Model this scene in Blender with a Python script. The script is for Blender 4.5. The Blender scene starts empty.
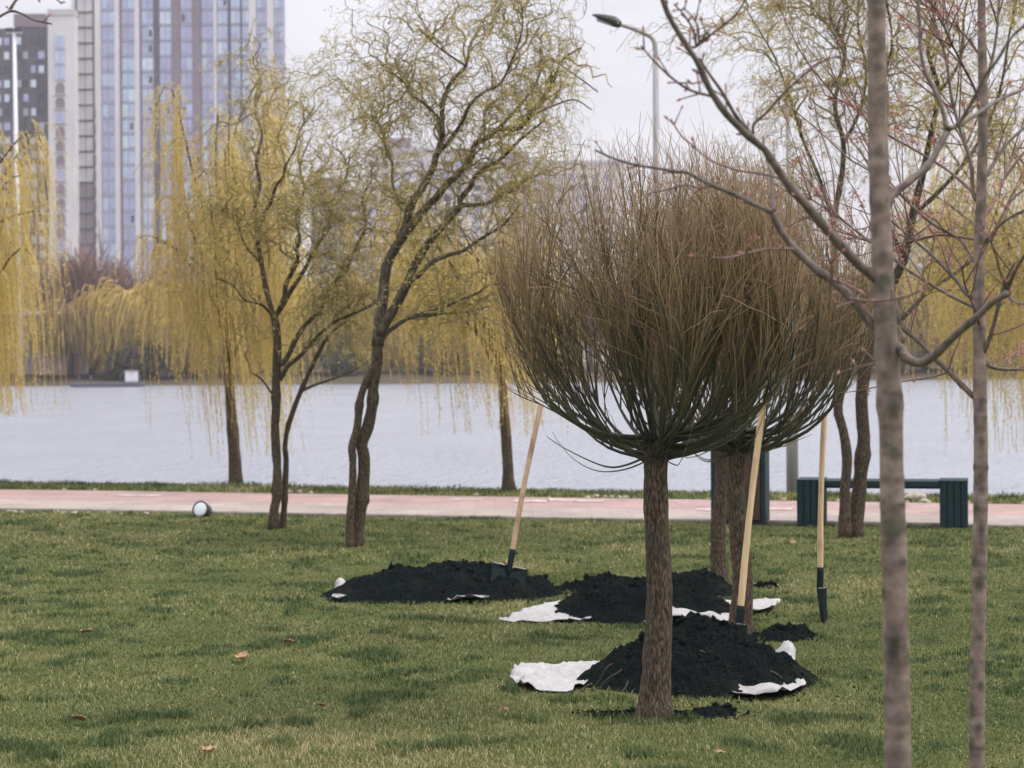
import bpy, bmesh, math, random
import numpy as np
from mathutils import Matrix, Vector

random.seed(7)
RNG = np.random.default_rng(11)
scene = bpy.context.scene
COL = scene.collection

# ------------------------------------------------------------------ camera
HAZE = 0.0003
FPX, CH, HOR, ROLL = 2000.0, 1.6, 360.0, math.radians(0.4)
CAM = np.array([0.0, 0.0, CH])
RIGHT = np.array([math.cos(ROLL), 0, -math.sin(ROLL)])
UP = np.array([math.sin(ROLL), 0, math.cos(ROLL)])
FWD = np.array([0.0, 1.0, 0.0])
cd = bpy.data.cameras.new('camera')
cam = bpy.data.objects.new('camera', cd)
COL.objects.link(cam)
cd.sensor_width = 36.0
cd.lens = 36.0 * FPX / 1024.0
cd.shift_y = -(384.0 - HOR) / 1024.0
cd.clip_start, cd.clip_end = 0.1, 9000
cd.dof.use_dof = True
cd.dof.focus_distance = 8.4
cd.dof.aperture_fstop = 5.4
m = Matrix.Identity(4)
for i in range(3):
    m[i][0], m[i][1], m[i][2], m[i][3] = RIGHT[i], UP[i], -FWD[i], CAM[i]
cam.matrix_world = m
scene.camera = cam

# ------------------------------------------------------------------ sky, sun, exposure
SUN_EL, SUN_AZ = math.radians(50), math.radians(100)    # azimuth from +Y towards +X
world = bpy.data.worlds.new('World')
scene.world = world
world.use_nodes = True
nt = world.node_tree
nt.nodes.clear()
def wn(t, **k):
    n = nt.nodes.new(t)
    for a, b in k.items():
        setattr(n, a, b)
    return n
out = wn('ShaderNodeOutputWorld')
sky = wn('ShaderNodeTexSky', sky_type='NISHITA', sun_disc=False)
sky.sun_elevation, sky.sun_rotation = SUN_EL, SUN_AZ
bg1 = wn('ShaderNodeBackground'); bg1.inputs[1].default_value = 0.05
nt.links.new(sky.outputs[0], bg1.inputs[0])
tc = wn('ShaderNodeTexCoord')
sep = wn('ShaderNodeSeparateXYZ')
nt.links.new(tc.outputs['Generated'], sep.inputs[0])
ramp = wn('ShaderNodeValToRGB')            # overcast: zenith brighter than the horizon
nt.links.new(sep.outputs[2], ramp.inputs[0])
e = ramp.color_ramp.elements
e[0].position = 0.0; e[0].color = (0.72, 0.69, 0.68, 1)
e[1].position = 1.0; e[1].color = (2.1, 2.08, 2.12, 1)
x_ = e.new(0.09); x_.color = (0.67, 0.662, 0.715, 1)
x_ = e.new(0.22); x_.color = (0.72, 0.72, 0.79, 1)
mp = wn('ShaderNodeMapping'); mp.inputs['Scale'].default_value = (2.2, 2.2, 9)
nt.links.new(tc.outputs['Generated'], mp.inputs[0])
nz = wn('ShaderNodeTexNoise'); nz.inputs['Scale'].default_value = 2.2; nz.inputs['Detail'].default_value = 5
nt.links.new(mp.outputs[0], nz.inputs['Vector'])
mr = wn('ShaderNodeMapRange')
mr.inputs[1].default_value = 0.3; mr.inputs[2].default_value = 0.7
mr.inputs[3].default_value = 0.85; mr.inputs[4].default_value = 1.08
nt.links.new(nz.outputs[0], mr.inputs[0])
bg2 = wn('ShaderNodeBackground')
nt.links.new(ramp.outputs[0], bg2.inputs[0])
nt.links.new(mr.outputs[0], bg2.inputs[1])
mx = wn('ShaderNodeMixShader'); mx.inputs[0].default_value = 0.95
nt.links.new(bg1.outputs[0], mx.inputs[1]); nt.links.new(bg2.outputs[0], mx.inputs[2])
nt.links.new(mx.outputs[0], out.inputs[0])

sd = bpy.data.lights.new('sun', 'SUN')
sd.energy, sd.angle, sd.color = 1.5, math.radians(12), (1, 0.94, 0.86)
sun = bpy.data.objects.new('sun', sd)
COL.objects.link(sun)
sv = Vector((math.cos(SUN_EL) * math.sin(SUN_AZ), math.cos(SUN_EL) * math.cos(SUN_AZ), math.sin(SUN_EL)))
sun.rotation_euler = sv.to_track_quat('Z', 'Y').to_euler()
sun.location = (20, -20, 60)
vs = scene.view_settings
vs.view_transform, vs.look, vs.gamma, vs.use_curve_mapping, vs.exposure = 'Standard', 'None', 1.0, False, 0.34
scene.cycles.max_bounces = 6
scene.cycles.transparent_max_bounces = 8

# ------------------------------------------------------------------ pixel and ground helpers
def P(px, py, d):
    px, py, d = np.asarray(px, float), np.asarray(py, float), np.asarray(d, float)
    u, v = (px - 512) / FPX, (HOR - py) / FPX
    return CAM + d[..., None] * (FWD + u[..., None] * RIGHT + v[..., None] * UP)
def G(px, py, z=0.0):
    u, v = (px - 512) / FPX, (HOR - py) / FPX
    r = FWD + u * RIGHT + v * UP
    return CAM + r * ((z - CH) / r[2])

# ------------------------------------------------------------------ noise
def _hash(ix, iy, iz, seed):
    h = (ix.astype(np.int64) * 374761393 + iy.astype(np.int64) * 668265263 + iz.astype(np.int64) * 2147483647 + seed * 974711) & 0xffffffff
    h = ((h ^ (h >> 13)) * 1274126177) & 0xffffffff
    return ((h ^ (h >> 16)) & 0xffff) / 65535.0
def vnoise(x, y, z=None, seed=0):
    x, y = np.asarray(x, float), np.asarray(y, float)
    z = np.zeros_like(x) if z is None else np.asarray(z, float)
    x, y, z = np.broadcast_arrays(x, y, z)
    ix, iy, iz = np.floor(x), np.floor(y), np.floor(z)
    fx, fy, fz = [f * f * (3 - 2 * f) for f in (x - ix, y - iy, z - iz)]
    r = 0
    for a in (0, 1):
        for b in (0, 1):
            for c in (0, 1):
                w = (fx if a else 1 - fx) * (fy if b else 1 - fy) * (fz if c else 1 - fz)
                r = r + w * _hash(ix + a, iy + b, iz + c, seed)
    return r * 2 - 1
def fbm(x, y, z=None, o=4, seed=0):
    r, a, f = 0, 1.0, 1.0
    for k in range(o):
        r = r + a * vnoise(np.asarray(x) * f, np.asarray(y) * f, None if z is None else np.asarray(z) * f, seed + k)
        a *= 0.5; f *= 2.03
    return r

# ------------------------------------------------------------------ mesh accumulator
class MB:
    def __init__(s):
        s.V, s.A, s.F, s.n = [], [], [], 0
    def add(s, v, faces, a=None, m=0, smooth=True):
        v = np.asarray(v, float).reshape(-1, 3)
        s.V.append(v)
        s.A.append(np.zeros(len(v)) if a is None else np.broadcast_to(np.asarray(a, float).ravel(), (len(v),)))
        if isinstance(faces, np.ndarray):
            faces = [faces]
        else:
            g = {}
            for f in faces:
                if isinstance(f, np.ndarray) and f.ndim == 2:
                    g.setdefault(f.shape[1], []).append(f)
                else:
                    g.setdefault(len(f), []).append(np.array([f]))
            faces = [np.concatenate(q) for q in g.values()]
        for f in faces:
            if len(f):
                mm = np.full(len(f), m) if np.isscalar(m) else np.asarray(m)
                s.F.append((f.astype(np.int64) + s.n, mm, smooth))
        s.n += len(v)
        return s
    def build(s, name, mats, parent=None, origin=None):
        V = np.concatenate(s.V)
        o = np.zeros(3)
        if parent is not None:
            q = parent
            while q is not None:
                o = o + np.array(q.location); q = q.parent
        elif origin is not None:
            o = np.asarray(origin, float)
        V = V - o
        me = bpy.data.meshes.new(name)
        nl = sum(f.size for f, _, _ in s.F); npoly = sum(len(f) for f, _, _ in s.F)
        me.vertices.add(len(V)); me.loops.add(nl); me.polygons.add(npoly)
        me.vertices.foreach_set('co', V.astype(np.float32).ravel())
        me.loops.foreach_set('vertex_index', np.concatenate([f.ravel() for f, _, _ in s.F]).astype(np.int32))
        tot = np.concatenate([np.full(len(f), f.shape[1]) for f, _, _ in s.F])
        me.polygons.foreach_set('loop_start', (np.cumsum(tot) - tot).astype(np.int32))
        me.polygons.foreach_set('loop_total', tot.astype(np.int32))
        me.polygons.foreach_set('material_index', np.concatenate([mm for _, mm, _ in s.F]).astype(np.int32))
        me.polygons.foreach_set('use_smooth', np.concatenate([np.full(len(f), sm) for f, _, sm in s.F]))
        at = me.attributes.new('t', 'FLOAT', 'POINT')
        at.data.foreach_set('value', np.concatenate(s.A).astype(np.float32))
        me.update(calc_edges=True)
        me.validate()
        for mt in (mats if isinstance(mats, (list, tuple)) else [mats]):
            me.materials.append(mt)
        ob = bpy.data.objects.new(name, me)
        COL.objects.link(ob)
        if parent is not None:
            ob.parent = parent
        elif origin is not None:
            ob.location = origin
        return ob
def tag(o, label=None, cat=None, group=None, kind=None):
    for k, v in (('label', label), ('category', cat), ('group', group), ('kind', kind)):
        if v:
            o[k] = v
    return o
def thing(name, loc, label, cat, group=None):
    o = bpy.data.objects.new(name, None)
    o.empty_display_size = 0.2
    o.location = loc
    COL.objects.link(o)
    return tag(o, label, cat, group)

# ---- tubes
def tubes(curves, radii, sides=3):
    C = np.asarray(curves, float); R = np.asarray(radii, float)
    N, K, _ = C.shape
    R = np.broadcast_to(R, (N, K))
    T = np.gradient(C, axis=1)
    T /= np.linalg.norm(T, axis=2, keepdims=True) + 1e-9
    mean = C[:, -1] - C[:, 0]
    ref = np.zeros((N, 3)); ax = np.argmin(np.abs(mean), axis=1); ref[np.arange(N), ax] = 1
    B = np.cross(T, ref[:, None, :]); B /= np.linalg.norm(B, axis=2, keepdims=True) + 1e-9
    D = np.cross(T, B)
    th = np.arange(sides) * 2 * math.pi / sides
    V = C[:, :, None, :] + R[:, :, None, None] * (B[:, :, None, :] * np.cos(th)[None, None, :, None] + D[:, :, None, :] * np.sin(th)[None, None, :, None])
    i = np.arange(N)[:, None, None] * K * sides; k = np.arange(K - 1)[None, :, None] * sides; s = np.arange(sides)[None, None, :]; s2 = (s + 1) % sides
    q = np.stack([i + k + s, i + k + s2, i + k + sides + s2, i + k + sides + s], axis=-1).reshape(-1, 4)
    t = np.broadcast_to(np.linspace(0, 1, K)[None, :, None], (N, K, sides))
    return V.reshape(-1, 3), q, t.ravel()
def catmull(p, n):
    p = np.asarray(p, float)
    if len(p) == 2:
        return p[0] + (p[1] - p[0]) * np.linspace(0, 1, n)[:, None]
    q = np.vstack([2 * p[0] - p[1], p, 2 * p[-1] - p[-2]])
    seg = np.linalg.norm(np.diff(p, axis=0), axis=1); cum = np.concatenate([[0], np.cumsum(seg)])
    s = np.linspace(0, cum[-1], n)
    i = np.clip(np.searchsorted(cum, s, side='right') - 1, 0, len(p) - 2)
    u = ((s - cum[i]) / (seg[i] + 1e-12))[:, None]
    a, b, c, d = q[i], q[i + 1], q[i + 2], q[i + 3]
    return 0.5 * (2 * b + (c - a) * u + (2 * a - 5 * b + 4 * c - d) * u * u + (3 * b - a - 3 * c + d) * u ** 3)
def fat_tube(mb, pts, r, sides=12, rough=0.0, freq=6, seed=0, m=0, cap=True, a=None):
    """one tapered limb with an uneven, lumpy surface and closed ends"""
    pts = np.asarray(pts, float); r = np.asarray(r, float)
    V, q, t = tubes(pts[None], r[None], sides)
    K = len(pts)
    if rough:
        c = np.repeat(pts, sides, axis=0); d = V - c
        n = fbm(V[:, 0] * freq * 2, V[:, 1] * freq * 2, V[:, 2] * freq, 3, seed)
        V = c + d * (1 + rough * n)[:, None]
    F = [q]
    if cap:
        F.append(tuple(range(sides - 1, -1, -1)))
        F.append(tuple((K - 1) * sides + i for i in range(sides)))
    mb.add(V, F, t if a is None else a, m)
def box(mb, c, s, rot=None, bevel=0.0, m=0):
    bm = bmesh.new()
    bmesh.ops.create_cube(bm, size=1)
    for v in bm.verts:
        v.co = Vector((v.co.x * s[0], v.co.y * s[1], v.co.z * s[2]))
    if bevel:
        bmesh.ops.bevel(bm, geom=bm.edges[:], offset=bevel, segments=2, affect='EDGES', profile=0.6)
    bm.verts.index_update()
    V = np.array([v.co[:] for v in bm.verts])
    F = [tuple(v.index for v in f.verts) for f in bm.faces]
    bm.free()
    if rot is not None:
        V = V @ np.asarray(rot).T
    mb.add(V + np.asarray(c, float), F, None, m, smooth=False)
def rotz(a):
    return np.array([[math.cos(a), -math.sin(a), 0], [math.sin(a), math.cos(a), 0], [0, 0, 1]])
def lathe(mb, prof, origin, axis, sides=24, m=0):
    ax = np.asarray(axis, float); ax /= np.linalg.norm(ax)
    rf = np.array([0, 0, 1.0]) if abs(ax[2]) < 0.9 else np.array([1.0, 0, 0])
    b = np.cross(ax, rf); b /= np.linalg.norm(b); c = np.cross(ax, b)
    th = np.arange(sides) * 2 * math.pi / sides
    V = []; K = len(prof)
    for r, h in prof:
        V.append(np.asarray(origin) + ax * h + r * (b * np.cos(th)[:, None] + c * np.sin(th)[:, None]))
    F = []
    for k in range(K - 1):
        for i in range(sides):
            j = (i + 1) % sides
            F.append((k * sides + i, (k + 1) * sides + i, (k + 1) * sides + j, k * sides + j))
    F.append(tuple(range(sides))); F.append(tuple((K - 1) * sides + i for i in reversed(range(sides))))
    mb.add(np.concatenate(V), F, None, m)
def grid_faces(nu, nv):
    i = np.arange(nu - 1)[:, None] * nv; j = np.arange(nv - 1)[None, :]
    return np.stack([i + j, i + nv + j, i + nv + j + 1, i + j + 1], -1).reshape(-1, 4)
def leaves(mb, pos, dirs, length, width, a, m=0, rng=RNG, bend=0.25):
    """small folded leaf faces, each with its own direction"""
    pos = np.asarray(pos); N = len(pos)
    d = dirs / (np.linalg.norm(dirs, axis=1, keepdims=True) + 1e-9)
    r = rng.normal(size=(N, 3)); s = np.cross(d, r); s /= np.linalg.norm(s, axis=1, keepdims=True) + 1e-9
    u = np.cross(d, s)
    L = np.broadcast_to(length, (N,))[:, None]; W = np.broadcast_to(width, (N,))[:, None]
    v = np.stack([pos, pos + d * L * .45 + s * W * .5 + u * L * .06, pos + d * L + u * -L * bend, pos + d * L * .45 - s * W * .5 + u * L * .06], 1)
    q = np.arange(N)[:, None] * 4 + np.arange(4)[None]
    mb.add(v.reshape(-1, 3), q, np.repeat(np.broadcast_to(a, (N,)), 4), m)

# ------------------------------------------------------------------ materials
def new_mat(name):
    mt = bpy.data.materials.new(name); mt.use_nodes = True
    n = mt.node_tree; n.nodes.clear()
    o = n.nodes.new('ShaderNodeOutputMaterial'); b = n.nodes.new('ShaderNodeBsdfPrincipled')
    n.links.new(b.outputs[0], o.inputs[0])
    return mt, n, b, o
def node(n, t, ins=None, **k):
    x = n.nodes.new(t)
    for a, b in k.items():
        setattr(x, a, b)
    for key, val in (ins or {}).items():
        if isinstance(val, bpy.types.NodeSocket):
            n.links.new(val, x.inputs[key])
        else:
            x.inputs[key].default_value = val
    return x
def ramp_node(n, fac, stops):
    r = n.nodes.new('ShaderNodeValToRGB'); n.links.new(fac, r.inputs[0])
    e = r.color_ramp.elements
    while len(e) < len(stops):
        e.new(0.5)
    for el, (p, c) in zip(e, stops):
        el.position = p; el.color = (*c, 1)
    return r.outputs[0]
def mixc(n, f, a, b, mode='MIX'):
    x = n.nodes.new('ShaderNodeMix'); x.data_type = 'RGBA'; x.blend_type = mode
    for s, v in ((0, f), (6, a), (7, b)):
        if isinstance(v, bpy.types.NodeSocket):
            n.links.new(v, x.inputs[s])
        elif s == 0:
            x.inputs[s].default_value = v
        else:
            x.inputs[s].default_value = (*v, 1)
    return x.outputs[2]
def noise_mat(name, stops, scale=(10, 10, 10), detail=6, rough=0.8, bump=0.0, bdist=0.01, spec=0.3, attr=None, metallic=0.0, big=None, translucent=0.0, nrough=0.55):
    """noise-driven colours; attr = list of stops driven by the vertex attribute t (age along a shoot, leaf to leaf variation)"""
    mt, n, b, o = new_mat(name)
    tcn = node(n, 'ShaderNodeTexCoord')
    mpn = node(n, 'ShaderNodeMapping', {'Vector': tcn.outputs['Object'], 'Scale': scale})
    nzn = node(n, 'ShaderNodeTexNoise', {'Vector': mpn.outputs[0], 'Scale': 1.0, 'Detail': detail, 'Roughness': nrough})
    c = ramp_node(n, nzn.outputs[0], stops)
    if big:
        n2 = node(n, 'ShaderNodeTexNoise', {'Vector': tcn.outputs['Object'], 'Scale': big[0], 'Detail': 4.0})
        f = node(n, 'ShaderNodeMapRange', {0: n2.outputs[0], 1: big[2], 2: big[3]})
        c = mixc(n, f.outputs[0], c, big[1])
    if attr:
        at = node(n, 'ShaderNodeAttribute', attribute_name='t')
        c2 = ramp_node(n, at.outputs['Fac'], attr)
        c = mixc(n, 1.0, c, c2, 'MULTIPLY')
    n.links.new(c, b.inputs['Base Color'])
    b.inputs['Roughness'].default_value = rough
    b.inputs['Specular IOR Level'].default_value = spec
    b.inputs['Metallic'].default_value = metallic
    if bump:
        bp = node(n, 'ShaderNodeBump', {'Height': nzn.outputs[0], 'Strength': bump, 'Distance': bdist})
        n.links.new(bp.outputs[0], b.inputs['Normal'])
    if translucent:
        tr = node(n, 'ShaderNodeBsdfTranslucent', {'Color': c})
        ms = node(n, 'ShaderNodeMixShader', {0: translucent, 1: b.outputs[0], 2: tr.outputs[0]})
        n.links.new(ms.outputs[0], o.inputs[0])
    return mt
def plain(name, c, rough=0.6, v=0.15, scale=20, metallic=0.0, spec=0.4, bump=0.0):
    lo = tuple(x * (1 - v) for x in c); hi = tuple(min(1, x * (1 + v)) for x in c)
    return noise_mat(name, [(0.3, lo), (0.7, hi)], (scale,) * 3, 5, rough, bump, 0.003, spec, metallic=metallic)

M = {}
M['willow_bark'] = noise_mat('rough willow bark', [(0.36, (.016, .015, .012)), (0.5, (.075, .056, .040)), (0.66, (.21, .155, .112))], (120, 120, 30), 8, 0.9, 1.0, 0.012, 0.2, nrough=0.65,
                             big=(3.0, (.05, .052, .04), .52, .72))
M['branch_bark'] = noise_mat('dark limb bark', [(0.35, (.028, .028, .021)), (0.65, (.135, .107, .078))], (50, 50, 20), 6, 0.85, 0.5, 0.005, 0.25)
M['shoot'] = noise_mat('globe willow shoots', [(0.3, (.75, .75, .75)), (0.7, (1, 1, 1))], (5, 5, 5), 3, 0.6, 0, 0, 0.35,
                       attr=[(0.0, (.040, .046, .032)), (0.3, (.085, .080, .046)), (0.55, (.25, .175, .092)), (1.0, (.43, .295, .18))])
M['sapling_bark'] = noise_mat('smooth pinkish grey sapling bark', [(0.3, (.17, .125, .11)), (0.55, (.29, .215, .19)), (0.72, (.37, .285, .25))], (25, 25, 60), 7, 0.65, 0.25, 0.002, 0.35,
                              big=(7.0, (.085, .075, .058), .5, .68))
M['sapling_twig'] = noise_mat('sapling branch bark', [(0.3, (.055, .043, .036)), (0.7, (.185, .140, .122))], (40, 40, 40), 5, 0.55, 0.1, 0.002, 0.4)
M['red_twig'] = noise_mat('reddish young twig', [(0.3, (.10, .055, .048)), (0.7, (.23, .135, .118))], (60, 60, 60), 3, 0.5, 0, 0, 0.4)
M['bud'] = noise_mat('pink red opening buds', [(0.3, (.36, .13, .12)), (0.7, (.60, .34, .30))], (90, 90, 90), 3, 0.6, 0, 0, 0.3, translucent=0.25)
M['curl_leaf'] = noise_mat('yellow green young leaves', [(0.3, (.8, .8, .8)), (0.7, (1, 1, 1))], (3, 3, 3), 3, 0.6, 0, 0, 0.3,
                           attr=[(0.0, (.56, .46, .10)), (0.5, (.72, .58, .17)), (1.0, (.80, .67, .28))], translucent=0.4)
M['weep_leaf'] = noise_mat('golden willow catkins and leaves', [(0.3, (.8, .8, .8)), (0.7, (1, 1, 1))], (2, 2, 2), 3, 0.6, 0, 0, 0.3,
                           attr=[(0.0, (.72, .56, .17)), (0.5, (.82, .66, .25)), (1.0, (.86, .73, .36))], translucent=0.5)
M['curl_twig'] = noise_mat('olive curled twigs', [(0.3, (.20, .16, .075)), (0.7, (.42, .34, .16))], (20, 20, 20), 3, 0.7, 0, 0, 0.3)
M['frond'] = noise_mat('yellow hanging twigs', [(0.3, (.52, .39, .13)), (0.7, (.68, .52, .2))], (10, 10, 10), 3, 0.6, 0, 0, 0.3)
M['soil'] = noise_mat('black moist topsoil', [(0.35, (.0030, .0055, .0060)), (0.56, (.0095, .0145, .0155)), (0.74, (.040, .043, .039))], (60, 60, 60), 9, 1.0, 1.0, 0.02, 0.05, nrough=0.7, big=(6.0, (.030, .026, .021), .58, .80))
M['sheet'] = noise_mat('white woven plastic sack', [(0.3, (.35, .335, .345)), (0.7, (.48, .465, .47))], (35, 35, 35), 6, 0.6, 0.35, 0.006, 0.35, big=(9, (.30, .27, .24), .6, .78))
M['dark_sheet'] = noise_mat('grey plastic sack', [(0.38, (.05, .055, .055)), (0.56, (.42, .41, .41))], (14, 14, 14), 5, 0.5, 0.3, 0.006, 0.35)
M['handle'] = noise_mat('raw pine shovel handle', [(0.3, (.50, .36, .20)), (0.7, (.66, .50, .31))], (60, 60, 3), 5, 0.6, 0.1, 0.001, 0.35, big=(7.0, (.30, .22, .14), .54, .80))
M['old_handle'] = noise_mat('weathered shovel handle', [(0.3, (.36, .23, .14)), (0.7, (.50, .35, .23))], (60, 60, 3), 5, 0.6, 0.1, 0.001, 0.35, big=(7.0, (.17, .115, .075), .52, .78))
M['steel'] = noise_mat('black painted shovel steel', [(0.35, (.004, .010, .012)), (0.7, (.012, .022, .024))], (40, 40, 40), 6, 0.75, 0.15, 0.001, 0.15)
M['worn_steel'] = plain('worn bright steel edge', (.35, .36, .37), 0.4, 0.3, 60, 0.8)
M['teal'] = noise_mat('dark teal painted bench metal', [(0.3, (.011, .029, .036)), (0.7, (.019, .046, .055))], (6, 6, 25), 5, 0.65, 0.05, 0.001, 0.25)
M['teal_dark'] = plain('dark groove paint', (.006, .012, .016), 0.7)
M['bin_wood'] = noise_mat('brown stained bin boards', [(0.3, (.05, .028, .022)), (0.7, (.12, .068, .052))], (60, 60, 4), 6, 0.6, 0.2, 0.002, 0.35)
M['pole'] = noise_mat('galvanised grey lamp pole', [(0.3, (.25, .24, .25)), (0.7, (.36, .345, .355))], (15, 15, 3), 5, 0.5, 0.05, 0.001, 0.5)
M['white_pole'] = plain('white painted mast', (.68, .68, .72), 0.5, 0.06, 3)
M['lamp_head'] = plain('dark grey lamp casing', (.035, .043, .043), 0.45, 0.2, 15)
M['lamp_glass'] = plain('frosted lamp cover', (.30, .31, .33), 0.3, 0.1, 15)
M['lens'] = plain('milky floodlight glass', (.70, .74, .80), 0.2, 0.06, 20, 0, 0.6)
M['stone'] = noise_mat('pale weathered stone', [(0.3, (.24, .215, .17)), (0.7, (.50, .46, .38))], (30, 30, 30), 6, 0.9, 0.6, 0.01, 0.2)
M['dead_leaf'] = noise_mat('dry brown leaf', [(0.3, (.22, .12, .06)), (0.7, (.45, .29, .18))], (60, 60, 60), 5, 0.8, 0.3, 0.002, 0.2)
M['straw'] = plain('dry root fibre', (.16, .12, .09), 0.8, 0.4, 30)

# ------------------------------------------------------------------ ground layout (path lines taken on the lawn plane)
def line(a, b):
    k = (b[1] - a[1]) / (b[0] - a[0]); return a[1] - k * a[0], k
N0, NK = line(G(0, 509.5), G(1024, 527.5))       # near edge of the path
M0, MK = line(G(0, 500), G(1024, 516.5))         # change of paving
F0, FK = line(G(0, 490), G(1024, 505.5))         # far edge of the path
W0, WK = line(G(0, 481.5), G(1024, 497.5))       # top of the bank
def bendx(x):
    return 25 * np.tanh(np.asarray(x) / 25.0)
WATER_Z, FAR = -0.65, 195.0
def yline(c, k, x):
    return c + k * bendx(x)
XS = np.concatenate([-np.geomspace(3500, 16, 26), np.linspace(-15, 15, 121), np.geomspace(16, 3500, 26)])
def ground_z(x, y):
    return 0.012 * fbm(np.asarray(x) * .5, np.asarray(y) * .5, None, 3, 3)
rows = []
xs = XS
nearpath = yline(N0, NK, xs)
rows.append((np.full_like(xs, -3500.), np.zeros_like(xs)))
rows.append((np.full_like(xs, -60.), np.zeros_like(xs)))
for y in np.concatenate([[-10, 0, 4], np.linspace(6, 17.5, 60)]):
    yy = np.minimum(np.full_like(xs, y), nearpath - 1.0)
    yy = np.full_like(xs, y) + 0 * yy
    rows.append((yy if y < 12 else np.full_like(xs, y) + (nearpath - 19.5) * (y - 12) / 6, ground_z(xs, yy) * min(1, max(0, (17 - y) / 3)) if y >= 4 else np.zeros_like(xs)))
rows.append((nearpath - 0.05, np.zeros_like(xs)))
rows.append((yline(F0, FK, xs) + 0.05, np.zeros_like(xs)))
bank = yline(W0, WK, xs)
for f, z in ((0, 0.0), (0.35, -0.06), (0.9, -0.4), (1.8, -0.9), (4, -1.6), (20, -3.0)):
    rows.append((bank + f, np.full_like(xs, z)))
shore = FAR + 3.0 * fbm(xs * .02, xs * 0 + 2, None, 3, 9)
for f, z in ((-40, -3.0), (-6, -1.5), (0, WATER_Z), (1.5, -0.25), (8, 0.3), (40, 0.8), (150, 1.0), (400, 1.0), (3300, 1.0), (6000, 1.0)):
    rows.append((shore + f, np.full_like(xs, z)))
gv = np.stack([np.stack([xs, y, z], -1) for y, z in rows])
# lawn material: soil, thatch and short green under the blades; mud and grass on the banks
mt, n, b, o = new_mat('lawn ground')
tcn = node(n, 'ShaderNodeTexCoord')
a1 = node(n, 'ShaderNodeTexNoise', {'Vector': tcn.outputs['Object'], 'Scale': 1.6, 'Detail': 5.0})
a2 = node(n, 'ShaderNodeTexNoise', {'Vector': tcn.outputs['Object'], 'Scale': 45.0, 'Detail': 6.0})
c1 = ramp_node(n, a1.outputs[0], [(0.35, (.08, .10, .034)), (0.6, (.13, .14, .055)), (0.75, (.18, .165, .08))])
c2 = ramp_node(n, a2.outputs[0], [(0.3, (.45, .5, .4)), (0.7, (1.25, 1.2, 1.1))])
cg = mixc(n, 1.0, c1, c2, 'MULTIPLY')
sx_ = node(n, 'ShaderNodeSeparateXYZ', {0: tcn.outputs['Object']})
fy_ = node(n, 'ShaderNodeMapRange', {0: sx_.outputs[1], 1: 120.0, 2: 140.0})
n.links.new(mixc(n, fy_.outputs[0], cg, (.085, .068, .045)), b.inputs['Base Color'])
b.inputs['Roughness'].default_value = 0.95
b.inputs['Specular IOR Level'].default_value = 0.1
bp = node(n, 'ShaderNodeBump', {'Height': a2.outputs[0], 'Strength': 0.8, 'Distance': 0.03})
n.links.new(bp.outputs[0], b.inputs['Normal'])
M['lawn'] = mt
mb = MB(); f = grid_faces(len(rows), len(xs))[:, ::-1]
mb.add(gv.reshape(-1, 3), f)
tag(mb.build('ground', M['lawn']), 'green lawn with banks running down to the lake', kind='structure')

# water
mt, n, b, o = new_mat('rippled lake water')
tcn = node(n, 'ShaderNodeTexCoord')
mpn = node(n, 'ShaderNodeMapping', {'Vector': tcn.outputs['Object'], 'Scale': (2.6, 1.0, 1.0)})
w1 = node(n, 'ShaderNodeTexNoise', {'Vector': mpn.outputs[0], 'Scale': 1.5, 'Detail': 4.0, 'Roughness': 0.62})
w2 = node(n, 'ShaderNodeTexNoise', {'Vector': mpn.outputs[0], 'Scale': 0.12, 'Detail': 4.0})
bp = node(n, 'ShaderNodeBump', {'Height': w1.outputs[0], 'Strength': 0.9, 'Distance': 0.32})
n.links.new(bp.outputs[0], b.inputs['Normal'])
b.inputs['Base Color'].default_value = (.30, .32, .375, 1)
rr = node(n, 'ShaderNodeMapRange', {0: w2.outputs[0], 1: 0.35, 2: 0.65, 3: 0.20, 4: 0.24})
n.links.new(rr.outputs[0], b.inputs['Roughness'])
b.inputs['IOR'].default_value = 1.33
M['water'] = mt
mb = MB()
wx = np.concatenate([-np.geomspace(3400, 30, 14), np.linspace(-25, 25, 21), np.geomspace(30, 3400, 14)])
wy0 = yline(W0, WK, wx) + 0.6
v = np.stack([np.stack([wx, wy0 + (FAR + 14 - wy0) * t, np.full_like(wx, WATER_Z)], -1) for t in np.linspace(0, 1, 8)])
mb.add(v.reshape(-1, 3), grid_faces(8, len(wx))[:, ::-1])
tag(mb.build('water', M['water']), 'pale grey rippled lake beyond the path', kind='structure')

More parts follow.
